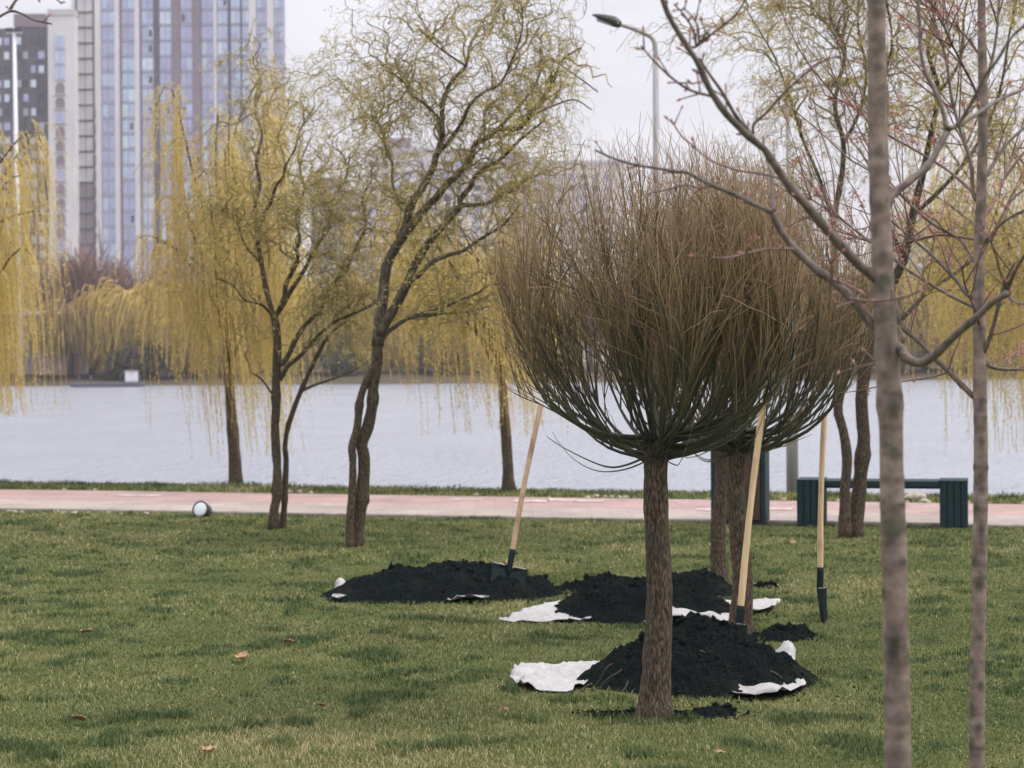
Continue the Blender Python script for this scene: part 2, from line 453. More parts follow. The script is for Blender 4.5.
# path: grey paver half and pink half, each its own sheet, with a kerb either side
def strip(name, l0, l1, z, mat, inset=0.0):
    mb = MB()
    px_ = np.concatenate([-np.geomspace(400, 22, 12), np.linspace(-20, 20, 81), np.geomspace(22, 400, 12)])
    a = np.stack([px_, yline(*l0, px_) + inset, np.full_like(px_, z)], -1); c = np.stack([px_, yline(*l1, px_) - inset, np.full_like(px_, z)], -1)
    mb.add(np.stack([a, c]).reshape(-1, 3), grid_faces(2, len(px_))[:, ::-1])
    return mb.build(name, mat)
def paving(name, cols, mortar):
    mt, n, b, o = new_mat(name)
    tcn = node(n, 'ShaderNodeTexCoord')
    br = node(n, 'ShaderNodeTexBrick', {'Vector': tcn.outputs['Object'], 'Color1': (*cols[0], 1), 'Color2': (*cols[1], 1), 'Mortar': (*mortar, 1), 'Scale': 1.0, 'Mortar Size': 0.008, 'Bias': 0.0, 'Brick Width': 0.4, 'Row Height': 0.2})
    nn = node(n, 'ShaderNodeTexNoise', {'Vector': tcn.outputs['Object'], 'Scale': 1.3, 'Detail': 6.0, 'Roughness': 0.65})
    r = ramp_node(n, nn.outputs[0], [(0.3, (.72, .72, .72)), (0.7, (1.18, 1.16, 1.14))])
    n.links.new(mixc(n, 1.0, br.outputs[0], r, 'MULTIPLY'), b.inputs['Base Color'])
    b.inputs['Roughness'].default_value = 0.85
    bp = node(n, 'ShaderNodeBump', {'Height': nn.outputs[0], 'Strength': 0.3, 'Distance': 0.01})
    n.links.new(bp.outputs[0], b.inputs['Normal'])
    return mt
M['pave_grey'] = paving('pale grey pavers', [(.325, .275, .26), (.375, .315, .295)], (.27, .23, .22))
M['pave_pink'] = paving('pink pavers', [(.34, .235, .225), (.40, .275, .262)], (.28, .19, .18))
strip('path', (N0, NK), (M0, MK), 0.012, M['pave_grey'])['kind'] = 'structure'
strip('cycle_path', (M0, MK), (F0, FK), 0.012, M['pave_pink'])['kind'] = 'structure'
def kerb(name, l0, off, w, h):
    mb = MB()
    px_ = np.linspace(-60, 60, 241)
    y = yline(*l0, px_) + off
    prof = [(0, -0.05), (0, h - .01), (.01, h), (w - .01, h), (w, h - .01), (w, -0.05)]
    v = np.stack([np.stack([px_, y + a, np.full_like(px_, z)], -1) for a, z in prof])
    mb.add(v.reshape(-1, 3), grid_faces(len(prof), len(px_))[:, ::-1], None, 0, False)
    o = mb.build(name, M['kerb']); o['kind'] = 'structure'
M['kerb'] = noise_mat('concrete kerb', [(0.3, (.22, .20, .18)), (0.7, (.36, .33, .30))], (8, 8, 8), 6, 0.9, 0.3, 0.01, 0.2)
kerb('near_kerb', (N0, NK), -0.085, 0.08, 0.03)
# worn white paint strokes on the pink half
M['paint'] = noise_mat('worn white road paint', [(0.42, (.38, .28, .27)), (0.56, (.56, .49, .47))], (9, 9, 9), 6, 0.8)
mb = MB()
for x0, x1, y0, y1 in ((514, 546, 499.5, 501.5), (548, 572, 498.5, 500.6), (575, 602, 499.6, 501.2), (452, 480, 498, 499.5), (696, 712, 508.5, 510), (766, 790, 507.5, 509.5), (110, 160, 494.5, 495.5)):
    q = [G(x0 - 3, y1, .017), G(x1, y1 + .4, .017), G(x1 + 4, y0 + .3, .017), G(x0 + 2, y0, .017)]
    mb.add(q, [(0, 1, 2, 3)])
mb.build('path_marking', M['paint'])['kind'] = 'structure'
# ------------------------------------------------------------------ far buildings
TD = 420.0
def PX(px, d): return float(P(px, HOR, d)[0])
def PZ(py, d, px=512): return float(P(px, py, d)[2])
M['tower_white'] = noise_mat('pale tower cladding', [(0.3, (.60, .585, .61)), (0.7, (.72, .70, .725))], (.3, .3, .1), 5, 0.7)
M['tower_purple'] = plain('mauve tower cladding', (.23, .18, .225), 0.7, 0.1, .3)
M['tower_dark'] = plain('charcoal tower cladding', (.095, .085, .115), 0.7, 0.12, .3)
M['dark_wall'] = noise_mat('dark grey block cladding', [(0.3, (.075, .068, .095)), (0.7, (.135, .118, .15))], (.25, .25, .12), 5, 0.8)
M['glass_a'] = plain('pale blue glazing', (.50, .57, .75), 0.25, 0.12, .4, 0.55, 0.5)
M['glass_b'] = plain('lavender glazing', (.42, .44, .63), 0.25, 0.12, .4, 0.55, 0.5)
M['glass_c'] = plain('bright glazing', (.62, .71, .84), 0.25, 0.12, .4, 0.55, 0.5)
M['glass_d'] = plain('dark open sash', (.04, .045, .06), 0.4)
M['spandrel'] = plain('spandrel panel', (.42, .42, .55), 0.6, 0.1, .4)
M['grey_panel'] = plain('light grey balcony panel', (.52, .50, .54), 0.6, 0.1, .4)
def glass_strip(parent, x0, x1, y, z0, z1, rng, floor=3.25, shift=0.0, name='glazing_strip', dens=0.06):
    """one full-height strip of glazing: panes, spandrels and a few open sashes, all on one part"""
    mb = MB()
    n = int((z1 - z0) / floor)
    w = x1 - x0
    bright = rng.random(n // 4 + 2)
    for k in range(n):
        zb = z0 + k * floor + shift
        g = bright[(k + 1) // 4]
        for h in range(2):
            xa = x0 + w * h / 2; xb = x0 + w * (h + 1) / 2
            r = rng.random()
            mm = (2 if r < .2 else 0) if g > .55 else (1 if r < .75 else 0)
            box(mb, ((xa + xb) / 2, y, zb + floor * .56), (w / 2 - .1, .2, floor * .80), None, 0, mm)
            if rng.random() < dens:
                box(mb, (xa + w * .25, y - .14, zb + floor * .55), (.55, .1, 1.5), None, 0, 3)
        box(mb, ((x0 + x1) / 2, y - .04, zb + floor * .07), (w, .24, floor * .12), None, 0, 4)
    box(mb, ((x0 + x1) / 2, y + .35, (z0 + z1) / 2), (w, .3, z1 - z0), None, 0, 1)
    return mb.build(name, [M['glass_a'], M['glass_b'], M['glass_c'], M['glass_d'], M['spandrel']], parent)
def one_box(name, mat, parent, x0, x1, y0, y1, z0, z1):
    mb = MB(); box(mb, ((x0 + x1) / 2, (y0 + y1) / 2, (z0 + z1) / 2), (x1 - x0, y1 - y0, z1 - z0))
    return mb.build(name, mat, parent)
rng = np.random.default_rng(5)
zt = PZ(-70, TD); gz = 0.6
tower = thing('apartment_tower', (PX(182, TD), TD + 12, gz), 'tallest pale residential tower with blue glass strips and mauve stripes', 'tower')
one_box('wall', M['tower_white'], tower, PX(73, TD), PX(275, TD), TD + .6, TD + 24, gz, zt)
one_box('bay_wall', M['tower_white'], tower, PX(275, TD), PX(287, TD), TD + .62, TD + 1.8, gz, zt)
one_box('roof', M['tower_dark'], tower, PX(90, TD), PX(270, TD), TD + 4, TD + 20, zt, zt + 3)
for a, c in ((103.5, 116.5), (123.5, 136.5), (143.5, 155.5), (161.5, 173.5), (182.5, 194.5), (203.5, 215.5), (219.5, 230), (232.8, 242.6), (244, 251), (259, 269), (276.5, 286)):
    glass_strip(tower, PX(a, TD), PX(c, TD), TD + .3, gz + 3.4, zt - .5, rng)
for a, c, mt in ((78.0, 79.2, 'tower_dark'), (95.6, 97, 'tower_dark'), (122, 123.2, 'tower_purple'), (142, 143.2, 'tower_purple'), (156.3, 160.8, 'tower_dark'),
                 (174, 182, 'tower_purple'), (195, 203, 'tower_purple'), (230.3, 232.3, 'tower_dark'), (242.8, 243.8, 'tower_dark')):
    one_box('pilaster', M[mt], tower, PX(a, TD), PX(c, TD), TD - .35, TD + .7, gz, zt - .3)
for a, c in ((97.2, 103), (117, 121.8), (137, 141.8), (216, 219), (251.5, 258.5), (269.5, 276)):
    one_box('pilaster', M['tower_white'], tower, PX(a, TD), PX(c, TD), TD - .5, TD + .7, gz, zt - .3)
mb = MB()                                   # the column of framed loggias, paler high up and darker below
z = gz + 3; k = 0
while z < zt - 3:
    low = z < PZ(190, TD)
    xa, xb = PX(79.5, TD), PX(95.3, TD)
    for h in range(2):
        box(mb, (xa + (xb - xa) * (.25 + .5 * h), TD - .1, z + 1.7), ((xb - xa) * .455, .3, 2.8), None, 0, 2 if low else 0)
    box(mb, ((xa + xb) / 2, TD - .2, z + .15), (xb - xa, .5, .26), None, 0, 1)
    if z < PZ(105, TD):
        for xx in (xa - .25, xb + .25):
            box(mb, (xx, TD - .45, z + 1.5), (.55, .4, 2.0), None, 0, 1)
    z += 3.25; k += 1
box(mb, ((xa + xb) / 2, TD + .15, (gz + zt) / 2), (.35, .3, zt - gz - 1), None, 0, 1)
mb.build('loggia_column', [M['grey_panel'], M['tower_dark'], M['tower_purple']], tower)

WD = TD - 4
wing = thing('apartment_block', (PX(62, WD), WD + 8, gz), 'narrow white block with a column of small arched windows', 'apartment block')
zw = PZ(12, WD)
one_box('wall', M['tower_white'], wing, PX(50, WD), PX(76.5, WD), WD, WD + 15, gz, zw)
one_box('parapet', M['grey_panel'], wing, PX(49.6, WD), PX(76.9, WD), WD - .2, WD + 15.2, zw, zw + 1.2)
glass_strip(wing, PX(57, WD), PX(67, WD), WD - .1, PZ(78, WD), zw - 3, rng)
z = PZ(86, WD)
while z > gz + 5:
    mb = MB()
    xc = PX(62, WD); r = .95
    pr = [(-r, -1.0), (r, -1.0)] + [(r * math.cos(t), .35 + r * math.sin(t)) for t in np.linspace(0, math.pi, 9)]
    v = [(xc + a, WD - .12, z + c) for a, c in pr] + [(xc + a, WD + .1, z + c) for a, c in pr]
    q = len(pr)
    mb.add(v, [tuple(range(q))] + [(i, q + i, q + (i + 1) % q, (i + 1) % q) for i in range(q)], None, int(rng.random() < .3), False)
    f = mb.build('arched_window', [M['tower_purple'], M['glass_b']], wing)
    mb = MB(); box(mb, (xc, WD - .2, z - 1.12), (2.5, .4, .18)); mb.build('sill', M['grey_panel'], f)
    z -= 3.0
DD = TD + 10
dark = thing('apartment_block', (PX(24, DD), DD + 8, gz), 'dark charcoal apartment block at the left edge with stepped roof', 'apartment block')
zd = PZ(22, DD); 
one_box('wall', M['dark_wall'], dark, PX(-60, DD), PX(17.5, DD), DD, DD + 16, gz, PZ(25, DD))
one_box('wall', M['dark_wall'], dark, PX(17.6, DD), PX(48, DD), DD - .5, DD + 15, gz, PZ(12, DD))
one_box('parapet', M['tower_purple'], dark, PX(17, DD), PX(48.6, DD), DD - .8, DD + 15.3, PZ(24, DD), PZ(11, DD))
for xx in (-10, 1, 9, 21, 28, 36, 44):
    z = PZ(38, DD)
    while z > gz + 6:
        r = rng.random()
        if r < .8:
            mb = MB(); box(mb, (PX(xx, DD), DD - (.55 if xx > 18 else .08), z), (.95 + .5 * rng.random(), .14, 1.6))
            w_ = mb.build('window', M[['glass_b', 'spandrel', 'glass_d', 'spandrel', 'glass_b', 'glass_c'][int(r * 41) % 6]], dark)
        z -= 3.05
    if xx in (21, 36):
        one_box('pilaster', M['tower_dark'], dark, PX(xx + 3.4, DD), PX(xx + 4.6, DD), DD - .9, DD - .45, gz, PZ(25, DD))

# pale slab blocks behind the middle trees
M['slab_wall'] = noise_mat('cream rendered panel wall', [(0.3, (.55, .51, .49)), (0.7, (.66, .615, .595))], (.2, .2, .08), 5, 0.8)
M['slab_wall2'] = noise_mat('greyish mauve panel wall', [(0.3, (.28, .255, .28)), (0.7, (.37, .34, .365))], (.2, .2, .08), 5, 0.8)
def slab(x0, x1, ytop, d, mat, label, step, seed):
    rg = np.random.default_rng(seed)
    zt = PZ(ytop, d); a, c = PX(x0, d), PX(x1, d)
    t = thing('apartment_block', ((a + c) / 2, d + 7, gz), label, 'apartment block', 'apartment blocks across the lake')
    one_box('wall', mat, t, a, c, d, d + 14, gz, zt)
    one_box('parapet', M['grey_panel'], t, a - .3, c + .3, d - .3, d + 14.3, zt, zt + .9)
    mb = MB(); box(mb, (a + (c - a) * .3, d + 6, zt + 2.4), (7, 6, 3), None, .05); mb.build('roof_hut', M['tower_purple'], t)
    xx = a + step * .6; k = 0
    while xx < c - step * .4:
        mb = MB(); z = gz + 4
        w = step * (.42 if k % 3 else .62)
        while z < zt - 2:
            box(mb, (xx, d - .05, z), (w, .3, 1.7), None, 0, 0 if rg.random() < .6 else 1)
            if k % 3 == 0:
                box(mb, (xx, d - .5, z - 1.25), (w * 1.15, 1.0, 1.0), None, 0, 2)
            z += 3.0
        box(mb, (xx, d + .08, (gz + zt) / 2), (w * 1.1, .3, zt - gz - 3), None, 0, 2)
        mb.build('balcony_column' if k % 3 == 0 else 'window_column', [M['glass_b'], M['glass_d'], M['tower_white']], t)
        xx += step; k += 1
slab(312, 366, 192, 470, M['slab_wall2'], 'mauve grey panel block showing beside the tallest tower', 3.0, 1)
slab(367, 470, 151, 520, M['slab_wall'], 'cream apartment slab with small roof hut behind the leaning tree', 3.2, 2)
slab(472, 625, 164, 560, M['slab_wall'], 'long cream apartment slab with white balconies behind the round tree', 3.3, 3)
slab(640, 800, 212, 600, M['slab_wall2'], 'low greyish block seen through the right hand twigs', 3.3, 4)
slab(880, 1060, 225, 560, M['slab_wall'], 'cream block at the far right behind the saplings', 3.3, 6)

# shore pavilion, pontoon and mast
bd = 205.0
pav = thing('shore_building', (PX(30, bd), bd + 5, .6), 'low grey flat roofed waterside building behind hanging willow', 'building')
one_box('wall', M['slab_wall2'], pav, PX(-40, bd), PX(64, bd), bd + 1, bd + 9, .5, PZ(312, bd))
one_box('roof', M['grey_panel'], pav, PX(-44, bd), PX(86, bd), bd - 1, bd + 10, PZ(311.5, bd), PZ(308, bd))
for xx in (-20, 0, 20, 34, 44, 54):
    mb = MB(); box(mb, (PX(xx, bd), bd + .95, PZ(330, bd)), (.85, .2, 2.6)); mb.build('window', M['glass_d' if xx > 30 else 'glass_b'], pav)
one_box('column', M['grey_panel'], pav, PX(83, bd), PX(85, bd), bd - .3, bd + .1, .5, PZ(311.5, bd))
one_box('terrace_wall', plain('pinkish render', (.45, .30, .27), .8), pav, PX(40, bd), PX(78, bd), bd - .5, bd, .4, PZ(351, bd))
pd = 184.0
pon = thing('pontoon', (PX(106, pd), pd, WATER_Z), 'dark floating pontoon with a small white cabin by the far bank', 'pontoon')
mb = MB(); box(mb, (PX(105, pd), pd + 1.5, WATER_Z + .18), (PX(140, pd) - PX(70, pd), 3, .5), None, .08); mb.build('deck', M['tower_dark'], pon)
mb = MB(); box(mb, (PX(128.5, pd), pd + 1.4, WATER_Z + .95), (1.0, 1.2, .95), None, .05); cab = mb.build('cabin', M['white_pole'], pon)
mb = MB(); box(mb, (PX(128.5, pd), pd + 1.4, WATER_Z + 1.46), (1.15, 1.35, .07)); mb.build('cabin_roof', M['grey_panel'], pon)
for xx in (76, 88, 118, 137):
    mb = MB(); fat_tube(mb, [P(xx, HOR, pd) * [1, 1, 0] + [0, 1.2, WATER_Z + .4], P(xx, HOR, pd) * [1, 1, 0] + [0, 1.2, WATER_Z + 1.1]], [.06, .06], 6); mb.build('mooring_post', M['tower_dark'], pon)
md = 200.0
mast = thing('light_mast', (PX(20, md), md, .5), 'very tall white mast in front of the dark apartment block', 'light mast')
mb = MB(); a, c = P(19.5, 300, md), P(14.2, 33, md); a[2] = .3
fat_tube(mb, [a, (a + c) / 2, c], [.30, .25, .17], 10); mb.build('pole', M['white_pole'], mast)
for s in (-1, 1):
    mb = MB(); box(mb, c + [s * .45, 0, .3], (.75, .5, .4), None, .06); mb.build('floodlight', M['lamp_head'], mast)
mb = MB(); box(mb, c + [0, 0, .02], (1.6, .16, .14)); mb.build('crossbar', M['white_pole'], mast)

# ------------------------------------------------------------------ air
mt = bpy.data.materials.new('thin damp air'); mt.use_nodes = True
n = mt.node_tree; n.nodes.clear()
o = n.nodes.new('ShaderNodeOutputMaterial'); pv = n.nodes.new('ShaderNodeVolumePrincipled')
pv.inputs['Color'].default_value = (.93, .92, .97, 1); pv.inputs['Density'].default_value = HAZE; pv.inputs['Anisotropy'].default_value = 0.2
n.links.new(pv.outputs[0], o.inputs['Volume'])
mb = MB(); box(mb, (0, 300, 50), (1400, 720, 108)); tag(mb.build('haze', mt), 'thin pale haze over the lake', kind='stuff')
scene.cycles.volume_bounces = 1

# ------------------------------------------------------------------ far shore trees (each its own thing)
M['far_yellow'] = noise_mat('far golden willow strands', [(0.3, (.8, .8, .8)), (0.7, (1, 1, 1))], (.4, .4, .4), 3, .8, attr=[(0, (.46, .32, .085)), (1, (.64, .46, .13))], translucent=.2)
M['far_red'] = noise_mat('far reddish bare twigs', [(0.3, (.8, .8, .8)), (0.7, (1, 1, 1))], (.4, .4, .4), 3, .8, attr=[(0, (.17, .095, .08)), (1, (.30, .18, .155))])
M['far_olive'] = noise_mat('far olive brown twigs', [(0.3, (.8, .8, .8)), (0.7, (1, 1, 1))], (.4, .4, .4), 3, .8, attr=[(0, (.22, .15, .06)), (1, (.38, .27, .10))])
M['far_dark'] = noise_mat('far dark evergreen leaves', [(0.3, (.8, .8, .8)), (0.7, (1, 1, 1))], (.4, .4, .4), 3, .8, attr=[(0, (.065, .06, .042)), (1, (.125, .11, .07))])
def far_tree(kind, seed):
    rg = np.random.default_rng(seed)
    root = thing('far_tree', (0, 0, 0), 'x', 'tree')
    H = 8.0
    if kind in ('yellow', 'olive', 'red'):
        mb = MB()
        fat_tube(mb, catmull([(0, 0, -.3), (.1, 0, 1.5), (.0, .1, 3.2)], 8), np.linspace(.28, .18, 8), 7)
        ends = []
        for k in range(16):
            az = rg.uniform(0, 6.28); r = rg.uniform(.8, 3.0); h = rg.uniform(4.5, H * .97)
            e_ = np.array([math.cos(az) * r, math.sin(az) * r, h])
            fat_tube(mb, catmull([(0, .1, rg.uniform(2, 3.2)), e_ * [.35, .35, .7], e_], 9), np.linspace(.12, .03, 9), 5)
            ends.append(e_)
        mb.build('trunk', M['branch_bark'], root)
        ends = np.array(ends); mb = MB(); N = 1100
        s = ends[rg.integers(0, 16, N)] * (1 - .35 * rg.random((N, 1))) + rg.normal(0, .55, (N, 3))
        tt = np.linspace(0, 1, 6)[None, :, None]
        if kind == 'yellow' or kind == 'olive':
            L = rg.uniform(1.5, 4.6, (N, 1, 1)) if kind == 'yellow' else rg.uniform(.8, 2.4, (N, 1, 1))
            o_ = s * [1, 1, 0]; o_ = o_ / (np.linalg.norm(o_, axis=1, keepdims=True) + .1)
            c = s[:, None] + o_[:, None] * (tt * .9) + np.array([.12, 0, -1]) * (L * tt ** 1.5) + np.array([0, 0, .5]) * np.sin(tt * 3.1)
            c[..., 2] = np.maximum(c[..., 2], .15)
            v, q, t = tubes(c, np.linspace(.085, .04, 6)[None], 3)
            mb.add(v, q, np.repeat(rg.random(N), 18))
            mb.build('crown', M['far_yellow' if kind == 'yellow' else 'far_olive'], root)
        else:
            d = s - np.array([0, 0, 2.5]); d /= np.linalg.norm(d, axis=1, keepdims=True); d += rg.normal(0, .35, (N, 3)); L = rg.uniform(.6, 1.6, (N, 1, 1))
            c = s[:, None] + d[:, None] * (L * tt) + np.array([0, 0, .25]) * tt ** 2
            v, q, t = tubes(c, np.linspace(.05, .02, 6)[None], 3); mb.add(v, q, np.repeat(rg.random(N), 18))
            mb.build('crown', M['far_red'], root)
    else:
        mb = MB(); fat_tube(mb, [(0, 0, -.3), (.05, 0, 1.2), (0, 0, 2.6)], [.25, .2, .1], 7); mb.build('trunk', M['branch_bark'], root)
        mb = MB(); N = 2600
        c0 = rg.normal(0, 1, (22, 3)) * [1.1, .9, .8] + [0, 0, 1.9]
        p = c0[rg.integers(0, 22, N)] + rg.normal(0, .42, (N, 3)); p[:, 2] = np.abs(p[:, 2]) + .05
        leaves(mb, p, rg.normal(size=(N, 3)), rg.uniform(.25, .5, N), .22, rg.random(N), 0, rg)
        mb.build('crown', M['far_dark'], root)
    return root
def copy_tree(o, parent=None):
    c = o.copy(); COL.objects.link(c)
    if parent is not None: c.parent = parent
    for ch in list(o.children): copy_tree(ch, c)
    return c
protos = {k: [far_tree(k, s), far_tree(k, s + 50)] for k, s in (('yellow', 1), ('red', 2), ('olive', 3), ('dark', 4))}
used = set()
FT = [  # x pixel, distance, height in px, kind, label
    (-8, 209, 95, 'yellow', 'golden far bank willow at the left edge of the lake view'), (92, 213, 108, 'red', 'reddish bare tree standing against the foot of the white tower'),
    (70, 204, 78, 'olive', 'olive brown tree on the far bank behind the pontoon'), (112, 204, 84, 'yellow', 'golden willow on the far bank directly behind the white cabin'),
    (150, 206, 96, 'yellow', 'golden far willow right of the white cabin'), (186, 209, 105, 'olive', 'olive far tree behind the leftmost lawn willow'),
    (132, 216, 100, 'red', 'reddish bare tree peeping out behind the golden far willows'),
    (222, 205, 92, 'yellow', 'golden far willow in line with the straight willow trunk'), (262, 208, 100, 'yellow', 'golden far willow behind the left curly tree trunk'), (300, 204, 88, 'olive', 'olive far tree between the two curly trees'),
    (335, 209, 104, 'yellow', 'golden far willow left of the leaning curly trunk'), (372, 205, 90, 'yellow', 'golden far willow behind the leaning curly trunk'), (408, 207, 98, 'yellow', 'golden far willow just right of the leaning curly trunk'),
    (442, 212, 96, 'red', 'reddish brown bare tree on far bank between curly and round trees'), (470, 205, 84, 'olive', 'olive far tree left of the slim trunk by the water'), (466, 214, 104, 'red', 'taller reddish tree behind the olive far tree'),
    (505, 206, 90, 'yellow', 'golden far willow behind the slim trunk by the water'), (545, 208, 95, 'olive', 'olive far tree behind the left side of the round tree'), (590, 206, 88, 'red', 'reddish far tree behind the round tree crown'),
    (640, 208, 92, 'olive', 'olive far tree behind the round tree trunk'), (690, 205, 90, 'yellow', 'golden far willow behind the second round tree'), (740, 209, 98, 'olive', 'olive far tree behind the upright shovel'),
    (790, 206, 92, 'yellow', 'golden far willow in line with the bench left end'), (835, 208, 96, 'yellow', 'golden far willow behind the twin stemmed tree'), (880, 206, 90, 'olive', 'olive far tree behind the thick near sapling'),
    (925, 207, 104, 'yellow', 'golden far willow between the two near saplings'), (968, 205, 96, 'yellow', 'golden far willow behind the slimmer near sapling'), (1010, 208, 104, 'olive', 'olive far tree near the right edge'), (1048, 206, 100, 'yellow', 'golden far willow at the right edge'),
    (66, 199.5, 24, 'dark', 'dark bush at the water edge left of the pontoon'), (88, 199.5, 20, 'dark', 'small dark bush behind the pontoon left end'), (146, 200, 30, 'dark', 'dark bush right of the white cabin'), (115, 200, 24, 'dark', 'dark bush just left of the white cabin'),
    (215, 200, 22, 'dark', 'low dark bush behind the straight willow trunk'), (345, 200, 22, 'dark', 'low dark bush behind the leaning curly trunk'), (440, 200, 34, 'dark', 'broad dark bush on far bank in the middle gap'), (462, 200, 26, 'dark', 'smaller dark bush beside the broad one in the middle gap'),
    (560, 200, 22, 'dark', 'low dark bush left behind the round tree'), (900, 200, 20, 'dark', 'low dark bush behind the thick near sapling'), (1000, 200, 22, 'dark', 'low dark bush at far right bank')]
rg = np.random.default_rng(21)
for i, (px, d, hp, kind, lab) in enumerate(FT):
    pr = protos[kind][i % 2]
    o = pr if pr.name not in used else copy_tree(pr)
    used.add(pr.name)
    base = P(px, HOR, d); h = hp / FPX * d
    s = h / (8.0 if kind != 'dark' else 3.6)
    o.location = (base[0], d, .25 if d < 203 else .45)
    o.scale = (s * rg.uniform(1.0, 1.35),) * 2 + (s,)
    o.rotation_euler = (0, 0, rg.uniform(0, 6.28))
    if kind == 'dark': o.name = 'far_bush'
    tag(o, lab, 'bush' if kind == 'dark' else 'tree', 'bushes on the far bank' if kind == 'dark' else 'trees on the far bank')
# far wood behind them: one mass nobody could count
mb = MB(); N = 9000
px_ = rg.uniform(-700, 1750, N); d_ = rg.uniform(222, 262, N); hh = (5.5 + 2.2 * fbm(px_ * .012, px_ * 0, None, 3, 4))
p0 = P(px_, np.full(N, HOR), d_); z0 = rg.random(N) ** .8 * hh
p0[:, 2] = .5 + z0
d = rg.normal(0, .5, (N, 3)) + [0, 0, 1]; L = rg.uniform(.8, 2.2, (N, 1, 1))
c = p0[:, None] + d[:, None] * (L * np.linspace(0, 1, 4)[None, :, None])
v, q, t = tubes(c, np.linspace(.10, .04, 4)[None], 3)
mb.add(v, q, np.repeat(rg.random(N), 12), (np.repeat((fbm(px_ * .02, d_ * .1, None, 2, 8) > .1), 9)).astype(int))
tag(mb.build('far_wood', [M['far_red'], M['far_olive']]), 'brownish wood behind the far bank trees', 'wood', kind='stuff')
# ------------------------------------------------------------------ lamp posts on the near bank
def lamp_post(base, top_px, d, head, arm, label, r0, r1):
    root = thing('street_lamp', base, label, 'street lamp', 'street lamps by the path')
    top = P(*top_px, d); b0 = np.array(base)
    mb = MB(); fat_tube(mb, [b0 - [0, 0, .1], b0 + [0, 0, .9], b0 + [0, 0, .93]], [r0 * 1.25, r0 * 1.22, r0], 14)
    fat_tube(mb, [b0 + [0, 0, .9], (b0 + top) / 2, top], [r0, (r0 + r1) / 2, r1], 12)
    mb.build('pole', M['pole'], root)
    pts = [top - [0, 0, .02]] + [P(x, y, d + k) for x, y, k in arm]
    mb = MB(); pp = catmull(pts, 24); fat_tube(mb, pp, np.linspace(r1 * .95, r1 * .62, 24), 10)
    mb.build('arm', M['pole'], root)
    a, c = P(head[0], head[1], d + arm[-1][2]), P(head[2], head[3], d + arm[-1][2] + .05)
    ax = c - a; L = np.linalg.norm(ax); ax /= L
    side = np.cross(ax, [0, 0, 1.0]); side /= np.linalg.norm(side); up = np.cross(side, ax)
    mb = MB(); S = 14; rings = []
    for t, w, h0, h1 in ((0, .035, -.03, .03), (.06, .055, -.045, .05), (.25, .085, -.05, .075), (.55, .09, -.035, .06), (.85, .06, -.015, .035), (1, .015, -.004, .01)):
        th = np.arange(S) * 2 * math.pi / S
        rings.append(a + ax * (L * t) + side * (np.cos(th)[:, None] * w) + up * np.where(np.sin(th) > 0, np.sin(th) * h1, -np.sin(th) * h0)[:, None])
    F = [(k * S + i, k * S + (i + 1) % S, (k + 1) * S + (i + 1) % S, (k + 1) * S + i) for k in range(5) for i in range(S)] + [tuple(reversed(range(S))), tuple(5 * S + i for i in range(S))]
    mb.add(np.concatenate(rings), F); hd = mb.build('lamp_head', M['lamp_head'], root)
    mb = MB(); bx = a + ax * L * .55 - up * .036
    R = np.stack([ax, side, up], 1); box(mb, bx, (L * .5, .10, .02), R, .006); mb.build('lamp_glass', M['lamp_glass'], hd)
    return root
LD = 23.6
lb = P(657.5, HOR, LD); 
lamp_post((lb[0], LD, 0.0), (655.5, 58), LD, (621, 25, 592, 15), [(655.0, 46, 0), (652, 38, 0), (645, 34, 0), (632, 28.5, 0), (620, 24.5, 0)], 'tall grey street lamp rising above the round tree, dark head pointing left', .058, .034)
LD2 = 25.0
lb = P(791.5, HOR, LD2)
lamp_post((lb[0], LD2, -.02), (788, 100), LD2, (826, 84.5, 852, 83), [(788.3, 95, 0), (791, 91, 0), (799, 88.5, 0), (812, 86, 0), (827, 84.5, 0)], 'shorter grey street lamp behind the bench with arm pointing right', .06, .026)

